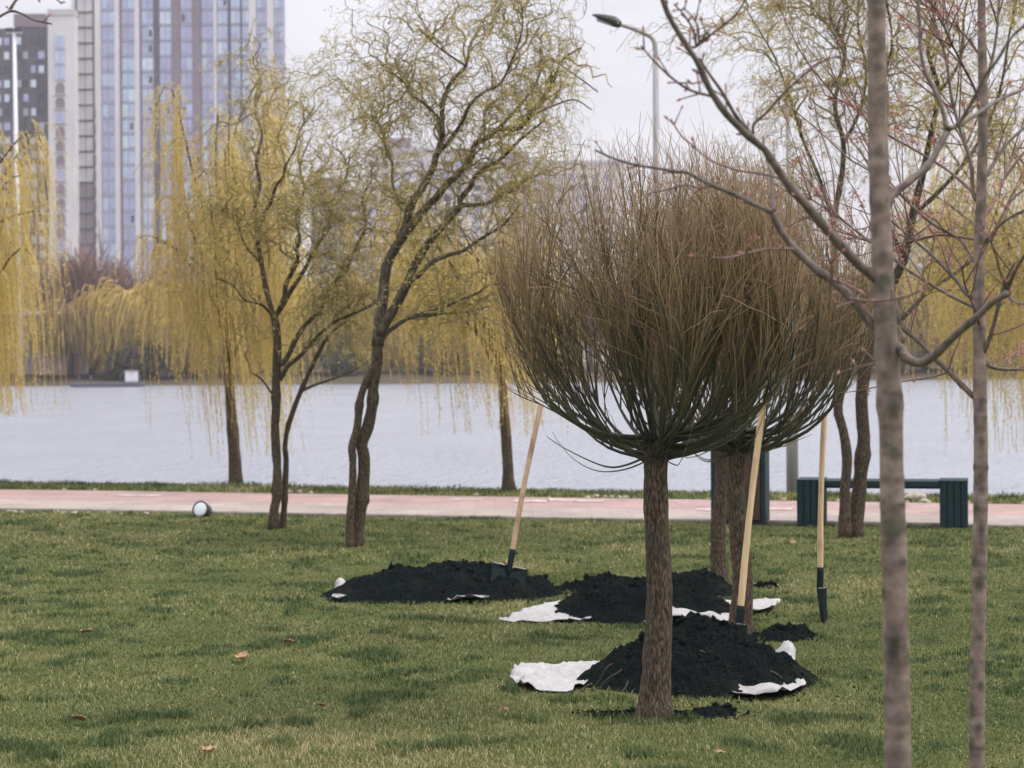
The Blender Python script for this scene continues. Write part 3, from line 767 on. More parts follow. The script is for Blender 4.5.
# ------------------------------------------------------------------ globe willows
def bez2(a, b, c, t):
    return a * (1 - t) ** 2 + 2 * b * t * (1 - t) + c * t * t
def globe_willow(base, top_px, R, ztop, zrim, label, seed, rt, n1=46, n2=6, n3=6, lean=0.0):
    rg = np.random.default_rng(seed)
    base = np.array(base, float); d = base[1]
    top = P(*top_px, d)
    root = thing('globe_willow', tuple(base), label, 'tree', 'round headed willows on the lawn')
    # trunk with flared foot and knuckled head
    z = np.linspace(0, 1, 40)[:, None]
    ax = base + (top - base) * z + np.array([.018, 0, 0]) * np.sin(z * 5 + seed) * np.sin(z * math.pi)
    ax[0, 2] -= .06
    r = rt * (1.12 - .2 * z[:, 0]) * (1 + .30 * np.exp(-z[:, 0] * 9) + .38 * np.exp(-z[:, 0] * 34)) * (1 + .18 * np.exp(-((z[:, 0] - 1.0) / .05) ** 2))
    mb = MB()
    ends = []
    fat_tube(mb, ax, r, 26, .085, 14, seed)
    for k in range(9):      # root flare
        a = k * .7 + rg.random(); q = base + np.array([math.cos(a), math.sin(a), 0]) * rt * 1.0
        fat_tube(mb, [q + [0, 0, .14] - (q - base) * .35, q + [0, 0, .05], q + (q - base) * .5 - [0, 0, .03]], [rt * .3, rt * .3, rt * .16], 7, .1, 20, k)
    mb.build('trunk', M['willow_bark'], root)
    # shoots: limbs, forks and long upright twigs that end on a dome
    def dome(rho, az):
        zz = zrim + (ztop - zrim) * np.sqrt(np.clip(1 - rho ** 3.2, 0, 1))
        return np.stack([top[0] + lean * rho + R * rho * np.cos(az), top[1] + R * rho * np.sin(az), zz], -1)
    K = 14; tt = np.linspace(0, 1, K)[None, :, None]
    rho = np.sqrt(rg.random(n1) * .96 + .04); nr = int(n1 * .62); rho[:nr] = rg.uniform(.78, 1.02, nr)
    az = rg.uniform(0, 2 * math.pi, n1)
    e1 = dome(np.minimum(rho, 1) * .97, az) - np.array([0, 0, 1]) * rg.uniform(.0, .5, (n1, 1))
    e1[:, 2] = np.maximum(e1[:, 2], top[2] + .22)
    out = np.stack([np.cos(az), np.sin(az), az * 0], -1)
    p0 = top + out * rt * .6 + np.array([0, 0, 1]) * rg.uniform(-.10, .03, (n1, 1))
    sag = np.where(rho > .75, rg.uniform(-.06, .20, n1), rg.uniform(.2, .5, n1))
    c1 = top + out * (R * rho * np.where(rho > .75, rg.uniform(.80, 1.10, n1), rg.uniform(.5, .85, n1)))[:, None] + np.array([0, 0, 1]) * (sag * (e1[:, 2] - top[2]))[:, None]
    lim = bez2(p0[:, None], c1[:, None], e1[:, None], tt)
    rad = (np.linspace(1, .12, K)[None] ** 1.5 * rg.uniform(.0055, .0115, (n1, 1)) + .008 * rg.random((n1, 1)) * np.exp(-np.linspace(0, 1, K)[None] * 9)) * (R / .7) + .0012
    mbl = MB()
    def wob(c, amp):
        k = c.shape[0]
        ph = rg.uniform(0, 6.28, (k, 3, 1)); fr = rg.uniform(4, 11, (k, 3, 1))
        w = np.sin(fr * np.linspace(0, 1, c.shape[1])[None, None, :] + ph) - np.sin(ph)
        return c + amp * np.transpose(w, (0, 2, 1)) * np.linspace(0, 1, c.shape[1])[None, :, None]
    lim = wob(lim, .030)
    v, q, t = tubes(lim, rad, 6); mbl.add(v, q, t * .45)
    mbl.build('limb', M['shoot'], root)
    def fork(par, n, t0, t1, spread, r0, tipdome, sides, K2, a0, a1, up):
        N = len(par) * n; pi = np.repeat(np.arange(len(par)), n)
        ts = rg.uniform(t0, t1, N); idx = ts * (par.shape[1] - 1); i0 = idx.astype(int); fr = (idx - i0)[:, None]
        i1 = np.minimum(i0 + 1, par.shape[1] - 1)
        s = par[pi, i0] * (1 - fr) + par[pi, i1] * fr
        tg = par[pi, i1] - par[pi, i0]; tg /= np.linalg.norm(tg, axis=1, keepdims=True) + 1e-9
        pe = par[pi, -1]
        rel = pe - top; xy = rel[:, :2] + rg.normal(0, spread, (N, 2))
        rh = np.linalg.norm(xy, axis=1) / R; over = np.maximum(rh, 1.0)[:, None]; xy = xy / over * np.where(over > 1, rg.uniform(.93, 1.03, over.shape), 1); rh = np.minimum(np.linalg.norm(xy, axis=1) / R, 1) * .98
        en = dome(rh, np.arctan2(xy[:, 1], xy[:, 0]))
        dz = np.where(rg.random(N) < .5, rg.exponential(.07, N), rg.uniform(0, .62, N))
        en[:, 2] += (rg.normal(.0, .05, N) - dz)
        en[:, 2] = np.maximum(en[:, 2], s[:, 2] + .12)
        L = np.linalg.norm(en - s, axis=1, keepdims=True)
        cc = s + (en - s) * .33 + tg * L * .17
        cc = cc * (1 - up) + (np.stack([en[:, 0], en[:, 1], s[:, 2] + (en[:, 2] - s[:, 2]) * .45], -1)) * up
        c = bez2(s[:, None], cc[:, None], en[:, None], np.linspace(0, 1, K2)[None, :, None])
        c = wob(c, .010)
        rr = np.linspace(1, .28, K2)[None] * (rg.uniform(.75, 1.2, (N, 1)) * r0)
        v, q, t = tubes(c, rr, sides)
        return c, v, q, np.clip(a0 + (a1 - a0) * t + np.repeat(rg.normal(0, .13, N), K2 * sides), 0, 1)
    mbc = MB()
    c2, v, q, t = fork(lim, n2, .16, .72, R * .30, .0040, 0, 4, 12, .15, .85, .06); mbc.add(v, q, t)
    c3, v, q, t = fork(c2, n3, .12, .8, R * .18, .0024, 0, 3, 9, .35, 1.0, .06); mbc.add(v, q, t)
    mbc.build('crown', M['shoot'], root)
    # a few stray low shoots that sag below the crown before turning up
    mbs = MB(); ns = 11
    az = rg.uniform(0, 6.28, ns); o_ = np.stack([np.cos(az), np.sin(az), az * 0], -1)
    s = top + o_ * rt * .7 - np.array([0, 0, 1]) * rg.uniform(0, .1, (ns, 1))
    L = rg.uniform(.3, .75, (ns, 1)) * R
    en = s + o_ * L * 1.25 + np.array([0, 0, 1]) * rg.uniform(.0, .35, (ns, 1)) + rg.normal(0, .06, (ns, 3))
    cc = s + o_ * L * .7 - np.array([0, 0, 1]) * rg.uniform(.03, .17, (ns, 1))
    c = wob(bez2(s[:, None], cc[:, None], en[:, None], tt), .02)
    v, q, t = tubes(c, np.linspace(1, .25, K)[None] * rg.uniform(.003, .007, (ns, 1)), 4); mbs.add(v, q, .1 + t * .5)
    mbs.build('low_shoots', M['shoot'], root)
    return root
g1 = G(655, 718); g2 = G(741, 636); g3 = G(720, 586)
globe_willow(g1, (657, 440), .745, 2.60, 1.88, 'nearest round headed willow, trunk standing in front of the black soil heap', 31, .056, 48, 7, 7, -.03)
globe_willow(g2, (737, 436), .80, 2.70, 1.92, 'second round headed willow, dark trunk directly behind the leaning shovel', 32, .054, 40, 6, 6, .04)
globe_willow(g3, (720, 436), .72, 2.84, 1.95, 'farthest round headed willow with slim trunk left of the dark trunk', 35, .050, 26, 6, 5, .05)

# ------------------------------------------------------------------ curly (contorted) willows
def px_limb(pts, d0, d1, n, wob=0.0, seed=0):
    pts = np.asarray(pts, float)
    s = np.concatenate([[0], np.cumsum(np.linalg.norm(np.diff(pts, axis=0), axis=1))]); s /= s[-1]
    dd = d0 + (d1 - d0) * s + wob * np.sin(s * 7 + seed) * s
    return catmull(P(pts[:, 0], pts[:, 1], dd), n)
def curl(s, dirs, L, K, amp, droop, rg, f0=1.0, f1=2.6):
    N = len(s)
    d = dirs / (np.linalg.norm(dirs, axis=1, keepdims=True) + 1e-9)
    r = rg.normal(size=(N, 3)); e1 = np.cross(d, r); e1 /= np.linalg.norm(e1, axis=1, keepdims=True); e2 = np.cross(d, e1)
    t = np.linspace(0, 1, K)[None, :, None]; L = np.asarray(L)[:, None, None]
    f = rg.uniform(f0, f1, (N, 1, 1)); p1 = rg.uniform(0, 6.28, (N, 1, 1)); p2 = rg.uniform(0, 6.28, (N, 1, 1))
    a = amp * L * np.minimum(1, t * 2.5)
    c = s[:, None] + d[:, None] * L * t + e1[:, None] * a * (np.sin(6.28 * f * t + p1) - np.sin(p1)) + e2[:, None] * a * (np.sin(6.28 * f * 1.3 * t + p2) - np.sin(p2))
    c[..., 2] -= (droop * L * t ** 2)[..., 0]
    return c
def pick(par, t0, t1, n, rg):
    """random points with directions along a list of curves, longer curves get more"""
    w = np.array([np.linalg.norm(np.diff(p, axis=0), axis=1).sum() for p in par]); pi = rg.choice(len(par), n, p=w / w.sum())
    ts = rg.uniform(t0, t1, n); S = np.zeros((n, 3)); D = np.zeros((n, 3))
    for k in range(n):
        p = par[pi[k]]; x = ts[k] * (len(p) - 1); i = min(int(x), len(p) - 2)
        S[k] = p[i] + (p[i + 1] - p[i]) * (x - i); D[k] = p[i + 1] - p[i]
    D /= np.linalg.norm(D, axis=1, keepdims=True) + 1e-9
    return S, D
def curly_willow(base, stems, limbs, d, label, seed, n2, n3, n4, leafn, leaf, L2=(.35, .9), droop=.35, up=.35, leafL=.028, zmin=1.5, xmax=99.0):
    rg = np.random.default_rng(seed)
    s_ = d / FPX
    root = thing('curly_willow', tuple(base), label, 'tree', 'curly willows on the lawn')
    for k, (pts, w0, w1) in enumerate(stems):
        p = px_limb(pts, d + .12 * (k - .5), d + .0, 40, 0, k)
        mb = MB(); r = np.linspace(w0, w1, 40) * s_ / 2; r[:4] *= np.linspace(1.3, 1.0, 4)
        p[0, 2] -= .05
        # knots where old limbs were cut
        for kt in rg.uniform(.15, .85, 2):
            r *= 1 + .28 * np.exp(-((np.linspace(0, 1, 40) - kt) / .022) ** 2)
        fat_tube(mb, p, r, 16, .13, 10, seed + k)
        mb.build('trunk', M['willow_bark'], root)
    curves = []
    for k, (pts, w0, w1) in enumerate(limbs):
        dd = rg.uniform(-.75, .75)
        p = px_limb(pts, d, d + dd, 36, .12, k)
        mb = MB(); fat_tube(mb, p, np.maximum(np.linspace(w0, w1, 36) * s_ / 2, .004), 9, .10, 12, k)
        mb.build('limb', M['branch_bark'], root)
        curves.append(p)
    mb = MB()
    S, D = pick(curves, .22, 1.0, n2, rg)
    dv = D * .7 + rg.normal(0, .55, (n2, 3)) + [0, 0, up]
    c2 = curl(S, dv, rg.uniform(*L2, n2), 16, .055, droop * .35, rg)
    c2 = c2[(c2[..., 2].min(1) > zmin) & (c2[..., 0].max(1) < xmax + .12 * rg.normal(size=len(c2)))]; n2 = len(c2)
    v, q, t = tubes(c2, np.linspace(1, .3, 16)[None] * rg.uniform(.006, .012, (n2, 1)), 5); mb.add(v, q, t)
    S, D = pick(list(c2), .15, 1.0, n3, rg)
    c3 = curl(S, D * .6 + rg.normal(0, .6, (n3, 3)) + [0, 0, .05], rg.uniform(.25, .7, n3), 13, .075, droop, rg, 1.2, 3)
    c3 = c3[(c3[..., 2].min(1) > zmin) & (c3[..., 0].max(1) < xmax + .12 * rg.normal(size=len(c3)))]; n3 = len(c3)
    v, q, t = tubes(c3, np.linspace(1, .4, 13)[None] * rg.uniform(.0026, .0048, (n3, 1)), 4); mb.add(v, q, t)
    S, D = pick(list(c3), .2, 1.0, n4, rg)
    c4 = curl(S, D * .5 + rg.normal(0, .6, (n4, 3)) - [0, 0, .15], rg.uniform(.12, .38, n4), 9, .10, droop * 1.3, rg, 1.2, 3)
    c4 = c4[(c4[..., 2].min(1) > zmin) & (c4[..., 0].max(1) < xmax + .12 * rg.normal(size=len(c4)))]; n4 = len(c4)
    v, q, t = tubes(c4, np.linspace(1, .5, 9)[None] * rg.uniform(.0016, .0028, (n4, 1)), 3); mb.add(v, q, t)
    mb.build('twigs', M['curl_twig'], root)
    mb = MB()
    allc = np.concatenate([c4[:, 2:].reshape(-1, 3), c3[:, 5::2].reshape(-1, 3)])
    clump = fbm(allc[:, 0] * 2.2, allc[:, 1] * 2.2, allc[:, 2] * 2.2, 3, seed)
    prob = np.clip(.42 + clump * 1.25, .03, 1); prob /= prob.sum()
    ii = rg.choice(len(allc), leafn, p=prob)
    p = allc[ii] + rg.normal(0, .012, (leafn, 3))
    leaves(mb, p, rg.normal(0, .7, (leafn, 3)) + [0, 0, -.1], rg.uniform(.6, 1.4, leafn) * leafL, leafL * .42, rg.random(leafn), 0, rg)
    mb.build('leaves', leaf, root)
    return root
B = G(357, 546.5)
curly_willow(B, [([(350, 547), (350, 520), (352, 494), (353, 459), (352, 447), (357, 427), (361, 397), (370, 374), (376, 359), (378, 345)], 8.5, 7),
                 ([(356, 547), (359, 520), (362, 494), (364, 459), (362, 444), (368, 427), (372, 406), (374, 383), (377, 362), (378, 344)], 13, 10.5)],
    [([(378, 346), (379, 325), (382, 305), (387, 265), (400, 241), (407, 221), (412, 202), (421, 191), (428, 177), (433, 169), (436, 156), (442, 140), (442, 121), (443, 103), (451, 82), (466, 66), (470, 45), (482, 25)], 13, 2),
     ([(400, 241), (417, 218), (423, 211), (435, 199), (445, 186), (456, 176), (466, 165), (473, 155), (474, 144), (486, 139), (498, 129), (518, 129), (529, 117), (541, 101), (555, 78), (562, 60), (580, 48)], 9, 2),
     ([(379, 335), (392, 312), (405, 289), (415, 265), (428, 244), (438, 232), (452, 216), (461, 205), (461, 198), (470, 188), (475, 177), (486, 167), (500, 160), (520, 140), (545, 120)], 11, 2),
     ([(461, 205), (477, 205), (491, 202), (503, 195), (516, 188), (530, 178), (550, 170)], 5, 2),
     ([(392, 312), (407, 285), (419, 275), (431, 263), (445, 256), (463, 251), (473, 244), (487, 235), (503, 225), (520, 205)], 6.5, 2),
     ([(380, 345), (386, 334), (396, 326), (409, 318), (429, 312), (444, 307), (458, 301), (478, 293), (489, 285), (505, 284)], 5, 1.6),
     ([(409, 318), (440, 314), (466, 312), (490, 306)], 3, 1.2),
     ([(407, 205), (400, 202), (394, 191), (392, 179), (392, 163), (386, 149), (383, 139), (382, 130), (370, 118), (350, 120)], 3.5, 1.2),
     ([(436, 156), (450, 140), (462, 122), (470, 105), (484, 92), (500, 84), (512, 60), (522, 30), (520, 2), (505, -20)], 4.5, 1.2),
     ([(442, 121), (425, 104), (412, 95), (402, 80), (385, 70)], 3, 1.2), ([(466, 66), (445, 52), (430, 40), (420, 28)], 2.5, 1), ([(498, 129), (520, 105), (535, 85), (548, 60), (575, 75), (598, 92)], 4, 1.2),
     ([(529, 117), (555, 105), (575, 100), (592, 110)], 3, 1)],
    B[1], 'large curly willow leaning right with twin twisted trunks and yellow green leaves', 41, 190, 1000, 1900, 14000, M['curl_leaf'], up=.2, leafL=.027, xmax=.70)
B = G(278, 529)
curly_willow(B, [([(273, 529), (274, 510), (277, 494), (277, 459), (276, 447), (275, 427), (276, 409), (276, 383), (277, 359), (277, 337), (275, 321), (274, 314)], 9.5, 8),
                 ([(282, 529), (284, 510), (285, 494), (286, 459), (285, 447), (288, 427), (295, 406), (301, 391), (314, 362), (325, 341)], 6.5, 4)],
    [([(274, 316), (271, 308), (266, 288), (260.5, 259), (257.6, 239), (257, 230), (254, 214), (257, 200), (260, 183), (256, 160), (262, 135), (255, 110), (262, 90)], 6, 1.6),
     ([(258, 232), (264, 214), (271, 202), (276, 186), (283, 177), (286, 165), (295, 149), (300, 130), (312, 115)], 4, 1.3),
     ([(274, 316), (278, 312), (284, 298), (286, 284), (294, 269), (298, 257), (296, 249), (300, 240), (296, 215), (304, 190), (300, 165), (310, 140)], 5.5, 1.5),
     ([(279, 310), (282, 306), (290, 292), (298, 280), (305, 269), (311, 257), (319, 243), (330, 225), (332, 200), (345, 180), (350, 155)], 5.5, 1.5),
     ([(277, 365), (285, 361), (296, 339), (307, 323), (317, 314), (325, 302), (329, 292), (335, 282), (346, 273), (350, 261), (356, 247), (366, 225), (362, 200), (372, 180)], 6, 1.6),
     ([(280, 380), (288, 366), (301, 355), (317, 337), (333, 323), (348, 316), (366, 308), (380, 300)], 5.5, 2),
     ([(301, 391), (317, 384), (338, 377), (358, 368), (372, 358)], 3.5, 1.3), ([(325, 341), (335, 329), (348, 322), (360, 325)], 4, 1.5),
     ([(274, 318), (262, 305), (245, 300), (232, 285), (215, 278)], 3, 1), ([(260, 262), (245, 245), (238, 225), (225, 205)], 3, 1), ([(276, 400), (262, 380), (250, 372)], 2.5, 1)],
    B[1], 'smaller curly willow with two slim trunks left of the leaning one', 43, 150, 850, 1500, 11000, M['curl_leaf'], L2=(.3, .9), droop=.5, up=.3, leafL=.026)
B = G(851, 537.5)
curly_willow(B, [([(845, 537), (845, 490), (847, 460), (843, 430), (838, 412), (840, 395), (846, 370), (842, 330), (836, 280), (833, 230), (838, 195)], 11, 6),
                 ([(854, 537), (858, 500), (861, 470), (864, 440), (862, 410), (863, 380), (870, 340), (885, 300), (903, 260), (912, 217), (920, 185)], 15, 8)],
    [([(838, 197), (843, 165), (843, 140), (835, 110), (838, 85), (845, 50), (830, 15), (835, -30), (826, -60)], 6, 2), ([(834, 225), (820, 180), (803, 140), (792, 105), (776, 60), (762, 35), (750, 15)], 4, 1.2),
     ([(920, 187), (930, 140), (938, 90), (928, 50), (935, 5), (930, -50)], 7, 2), ([(872, 335), (900, 320), (930, 290), (960, 270), (990, 240), (1012, 200), (1040, 180)], 5, 1.5),
     ([(912, 217), (950, 180), (980, 140), (1000, 90), (1010, 30), (1020, -20)], 5, 1.5), ([(903, 260), (882, 205), (870, 150), (880, 90), (892, 40), (880, -30)], 5, 1.5),
     ([(938, 95), (960, 60), (965, 10), (980, -40)], 4, 1.3), ([(843, 145), (860, 110), (866, 70), (858, 20), (865, -40)], 4, 1.3), ([(836, 280), (815, 250), (806, 215), (812, 180), (802, 150)], 3, 1.2), ([(845, 55), (825, 20), (800, 0), (775, -20)], 2.5, 1)],
    B[1], 'twin stemmed curly willow behind the bench with tangled pale twigs', 47, 190, 1250, 2300, 19000, M['curl_leaf'], L2=(.35, 1.0), droop=.4, up=.2, leafL=.026)

# ------------------------------------------------------------------ weeping willows along the bank
def weeping(base, trunk_px, d, R, zlo, zhi, label, seed, nfr, hang=(.9, 2.4), w0=15, tilt=.10, zmin=.4, skew=0.0):
    rg = np.random.default_rng(seed)
    root = thing('weeping_willow', tuple(base), label, 'tree', 'weeping willows along the near bank')
    s_ = d / FPX
    p = px_limb(trunk_px, d, d, 30); p[0, 2] -= .1
    r = np.linspace(w0, w0 * .55, 30) * s_ / 2; r[:3] *= [1.35, 1.15, 1.04]
    mb = MB(); fat_tube(mb, p, r, 14, .10, 8, seed); mb.build('trunk', M['willow_bark'], root)
    tip = p[-1]; nl = 20; mb = MB(); curves = []
    for k in range(nl):
        az = k * 2.4 + rg.uniform(-.3, .3); rr = R * rg.uniform(.35, 1.0); h = rg.uniform(0, 1)
        e_ = np.array([tip[0] + skew + rr * math.cos(az), tip[1] + rr * math.sin(az), zlo + (zhi - zlo) * h * (1.05 - .45 * rr / R)])
        st = p[rg.integers(16, 30)]
        c = catmull([st, st * .45 + e_ * .55 + [0, 0, .18] + rg.normal(0, .1, 3), e_ + rg.normal(0, .05, 3), e_ + (e_ - st) * [.18, .18, -.05]], 20)
        c += .03 * np.cumsum(rg.normal(0, .35, (20, 3)), axis=0) * np.linspace(0, 1, 20)[:, None]
        fat_tube(mb, c, np.linspace(.026, .007, 20), 6); curves.append(c)
    mb.build('limb', M['branch_bark'], root)
    S, D = pick(curves, .3, 1.0, nfr, rg)
    S += rg.normal(0, .09, S.shape)
    K = 14; t = np.linspace(0, 1, K)[None, :, None]
    L = rg.uniform(*hang, (nfr, 1, 1)) * (rg.random((nfr, 1, 1)) * .5 + .5)
    L = np.minimum(L, np.maximum(.3, S[:, 2] - zmin)[:, None, None])
    o_ = (S - tip) * [1, 1, 0]; o_ /= np.linalg.norm(o_, axis=1, keepdims=True) + .15; o_ = o_ + rg.normal(0, .4, o_.shape) * [1, 1, 0]
    tl = tilt + rg.normal(0, .05, (nfr, 1, 1))
    c = S[:, None] + o_[:, None] * (.22 * (1 - np.exp(-3 * t))) * np.minimum(1, L) + np.array([0, 0, 1]) * (.16 * np.sin(np.minimum(t * 4, 3.14)) - L * t ** 1.25)
    c = c + np.array([1., 0, 0]) * (tl * L * t ** 1.4) + .02 * np.sin(t * 9 + rg.uniform(0, 6, (nfr, 1, 1))) * rg.normal(0, 1, (nfr, 1, 3)) * t
    mb = MB(); v, q, tt_ = tubes(c, np.linspace(.0046, .0022, K)[None], 3); mb.add(v, q, tt_)
    mb.build('hanging_twigs', M['frond'], root)
    m_ = 30; ti = rg.uniform(.12, 1, (nfr, m_)) * (K - 1); i0 = np.minimum(ti.astype(int), K - 2); fr = (ti - i0)[..., None]
    n_ = np.arange(nfr)[:, None]
    pp = (c[n_, i0] * (1 - fr) + c[n_, i0 + 1] * fr).reshape(-1, 3)
    keep = rg.random(len(pp)) < np.clip(.62 + .9 * fbm(pp[:, 0] * 1.7, pp[:, 1] * 1.7, pp[:, 2] * .6, 2, seed), .12, 1)
    pp = pp[keep]; N = len(pp)
    mb = MB(); leaves(mb, pp, rg.normal(0, .45, (N, 3)) + [tilt, 0, -.8], rg.uniform(.03, .062, N), .014, np.repeat(rg.random(nfr), m_)[keep] * .6 + rg.random(N) * .4, 0, rg)
    mb.build('leaves', M['weep_leaf'], root)
    return root
B = G(236, 484.5)
weeping(B, [(236, 485), (234, 450), (231, 410), (229, 375), (227, 340), (225, 310), (222, 285)], B[1], 1.15, 3.0, 5.9, 'weeping willow with straight trunk beside the water, long golden strands', 51, 1350, (.9, 3.0), 13, .08, .35, .12)
B = G(508, 491)
weeping(B, [(509, 491), (507, 450), (504, 410), (502, 370), (500, 330), (497, 300)], B[1], 1.25, 2.5, 4.2, 'weeping willow with slim trunk just left of the round tree', 52, 800, (.7, 2.2), 12, .08, .7, -.35)
WX = P(-52, HOR, 22.5)
weeping((WX[0], 22.5 + 3.2, 0), [(-52, 500), (-50, 440), (-46, 400), (-42, 340), (-38, 290), (-36, 250)], 22.5 + 3.2, 1.15, 2.9, 5.7, 'weeping willow at the left edge with trunk outside the view', 53, 1000, (1.0, 3.4), 16, .03, .95, .0)
WX = P(1052, HOR, 24)
weeping((WX[0], 24, 0), [(1052, 500), (1050, 440), (1046, 400), (1043, 340), (1040, 290), (1038, 250)], 24, 1.4, 2.8, 5.2, 'weeping willow at the right edge with strands hanging over the water', 54, 850, (1.2, 3.2), 16, .03, .45, -.25)
# ------------------------------------------------------------------ near saplings
mt, n, b, o = new_mat('scarred sapling bark')
tcn = node(n, 'ShaderNodeTexCoord')
mpn = node(n, 'ShaderNodeMapping', {'Vector': tcn.outputs['Object'], 'Scale': (28, 28, 34)})
z1 = node(n, 'ShaderNodeTexNoise', {'Vector': mpn.outputs[0], 'Scale': 1.0, 'Detail': 7.0})
z2 = node(n, 'ShaderNodeTexNoise', {'Vector': tcn.outputs['Object'], 'Scale': 13.0, 'Detail': 6.0})
c = ramp_node(n, z1.outputs[0], [(0.30, (.115, .088, .075)), (0.52, (.215, .162, .141)), (0.75, (.30, .233, .205))])
fm = node(n, 'ShaderNodeMapRange', {0: z2.outputs[0], 1: .54, 2: .68})
c = mixc(n, fm.outputs[0], c, (.085, .082, .062))
at = node(n, 'ShaderNodeAttribute', attribute_name='t')
c = mixc(n, at.outputs['Fac'], c, (.028, .030, .024))
n.links.new(c, b.inputs['Base Color']); b.inputs['Roughness'].default_value = .65; b.inputs['Specular IOR Level'].default_value = .3
bp = node(n, 'ShaderNodeBump', {'Height': z1.outputs[0], 'Strength': .5, 'Distance': .004}); n.links.new(bp.outputs[0], b.inputs['Normal'])
M['scar_bark'] = mt
def sapling(base, trunk, d, scars, branches, label, seed, ntw, nbl, spur=1.0):
    rg = np.random.default_rng(seed); s_ = d / FPX
    root = thing('sapling', tuple(base), label, 'tree')
    px_ = [(x, y) for x, y, w in trunk]; p = px_limb(px_, d, d, 520); p[0, 2] = -.05
    yy = np.linspace(0, 1, len(trunk)); seg = np.concatenate([[0], np.cumsum(np.linalg.norm(np.diff(np.array(px_, float), axis=0), axis=1))]); seg /= seg[-1]
    r = np.interp(np.linspace(0, 1, 520), seg, [w for _, _, w in trunk]) * s_ / 2 * .93
    zz = p[:, 2]
    sides = 22; A = np.zeros((520, sides)); th = np.arange(sides) * 2 * math.pi / sides
    for (y, x_off, sz, dark) in scars:          # ring scars where side shoots were cut, with a dark eye
        z = float(P(px_[0][0], y, d)[2])
        r = r * (1 + .05 * np.exp(-((zz - z) / (.006 + .004 * sz)) ** 2))
        ang = x_off
        dth = (th - ang + math.pi) % (2 * math.pi) - math.pi
        A += .9 * dark * np.exp(-((zz[:, None] - z) / (.013 * sz)) ** 2 - (dth[None] / (.55)) ** 2) + .16 * dark * np.exp(-((zz[:, None] - z - .004) / .004) ** 2)
    z = .25
    while z < zz[-1] - .2:                       # faint growth rings round the stem
        r = r * (1 + rg.uniform(.004, .022) * np.exp(-((zz - z) / .006) ** 2)); A += rg.uniform(.02, .22) * np.exp(-((zz[:, None] - z + .006) / .0045) ** 2)
        z += rg.uniform(.05, .17)
    V, q, t = tubes(p[None], r[None], sides)
    cc = np.repeat(p, sides, axis=0); nn = fbm(V[:, 0] * 30, V[:, 1] * 30, V[:, 2] * 9, 3, seed)
    V = cc + (V - cc) * (1 + .035 * nn)[:, None]
    mb = MB(); mb.add(V, [q, tuple(range(sides - 1, -1, -1)), tuple(519 * sides + i for i in range(sides))], np.clip(A * .85, 0, .9).ravel())
    mb.build('trunk', M['scar_bark'], root)
    curves = []
    budp, budd = [], []
    for k, (pts, w0, w1, dr) in enumerate(branches):
        n_ = 40; bp_ = px_limb(pts, d, d + dr, n_, .0, k)
        rr = np.maximum(np.linspace(w0, w1, n_) * s_ / 2, .0012)
        L = np.linalg.norm(np.diff(bp_, axis=0), axis=1).sum()
        nodes_ = np.linspace(.15, .97, max(3, int(L / .085)))
        for tn in nodes_:
            rr = rr * (1 + .22 * np.exp(-((np.linspace(0, 1, n_) - tn) / .018) ** 2))
        mb = MB(); fat_tube(mb, bp_, rr, 10, .06, 40, k)
        for tn in nodes_:        # opposite buds and short spurs at each node
            x = tn * (n_ - 1); i = min(int(x), n_ - 2); c = bp_[i]; tg = bp_[i + 1] - bp_[i]; tg /= np.linalg.norm(tg)
            e1 = np.cross(tg, rg.normal(size=3)); e1 /= np.linalg.norm(e1)
            for sg in (-1, 1):
                if rg.random() < .35: continue
                l = rg.uniform(.008, .02) if rg.random() < .6 else rg.uniform(.02, .055) * spur
                dv = tg * .7 + e1 * sg * .75 + np.array([0, 0, .25]); dv /= np.linalg.norm(dv)
                e_ = c + dv * (rr[i] + l) + np.array([0, 0, .15]) * l
                fat_tube(mb, [c, (c + e_) / 2, e_], [.0022, .0018, .0015], 5)
                budp.append(e_); budd.append(dv)
        mb.build('branch', M['sapling_twig'] if w0 > 3.2 else M['red_twig'], root)
        curves.append(bp_)
    if ntw:
        mb = MB(); S, D = pick(curves, .25, 1, ntw, rg)
        c = curl(S, D * .6 + rg.normal(0, .55, (ntw, 3)) + [0, 0, .45], rg.uniform(.12, .45, ntw), 12, .02, -.15, rg, .5, 1.2)
        v, q, t = tubes(c, np.linspace(1, .4, 12)[None] * rg.uniform(.0018, .0034, (ntw, 1)), 5); mb.add(v, q, t)
        mb.build('twigs', M['red_twig'], root)
        pool = c[:, 3:].reshape(-1, 3); pool = np.concatenate([pool, c[:, -1], c[:, -1]])
    # buds: small pointed scales; where the crown is opening they sit in clusters
    mb = MB(); bpz, bdz = np.array(budp), np.array(budd)
    c = bpz[:, None] + bdz[:, None] * (np.linspace(-.002, .012, 5)[None, :, None])
    v, q, t = tubes(c, np.array([.0016, .0030, .0032, .002, .0004])[None], 6); mb.add(v, q, t)
    if nbl:
        ii = rg.integers(0, len(pool), nbl); cen = np.repeat(pool[ii], 9, axis=0); N = len(cen)
        leaves(mb, cen + rg.normal(0, .0065, (N, 3)), rg.normal(size=(N, 3)) + [0, 0, -.2], rg.uniform(.007, .016, N), .006, rg.random(N), 0, rg)
    mb.build('buds', M['bud'], root)['kind'] = 'stuff'
    return root
d1 = 4.6
T1 = [(903, 1058, 36), (902, 1000, 32), (900, 860, 30), (898, 768, 29), (897, 700, 28), (895, 600, 27), (892.5, 500, 26), (891, 430, 25.5), (890, 405, 29), (889, 385, 26), (887, 350, 25), (884, 300, 23.5), (880, 200, 22), (877.5, 100, 20.5), (876, 0, 19.5), (873, -130, 17), (872, -280, 12), (874, -400, 6)]
F_, Lf, Rt = math.pi / 2, 0.0, math.pi
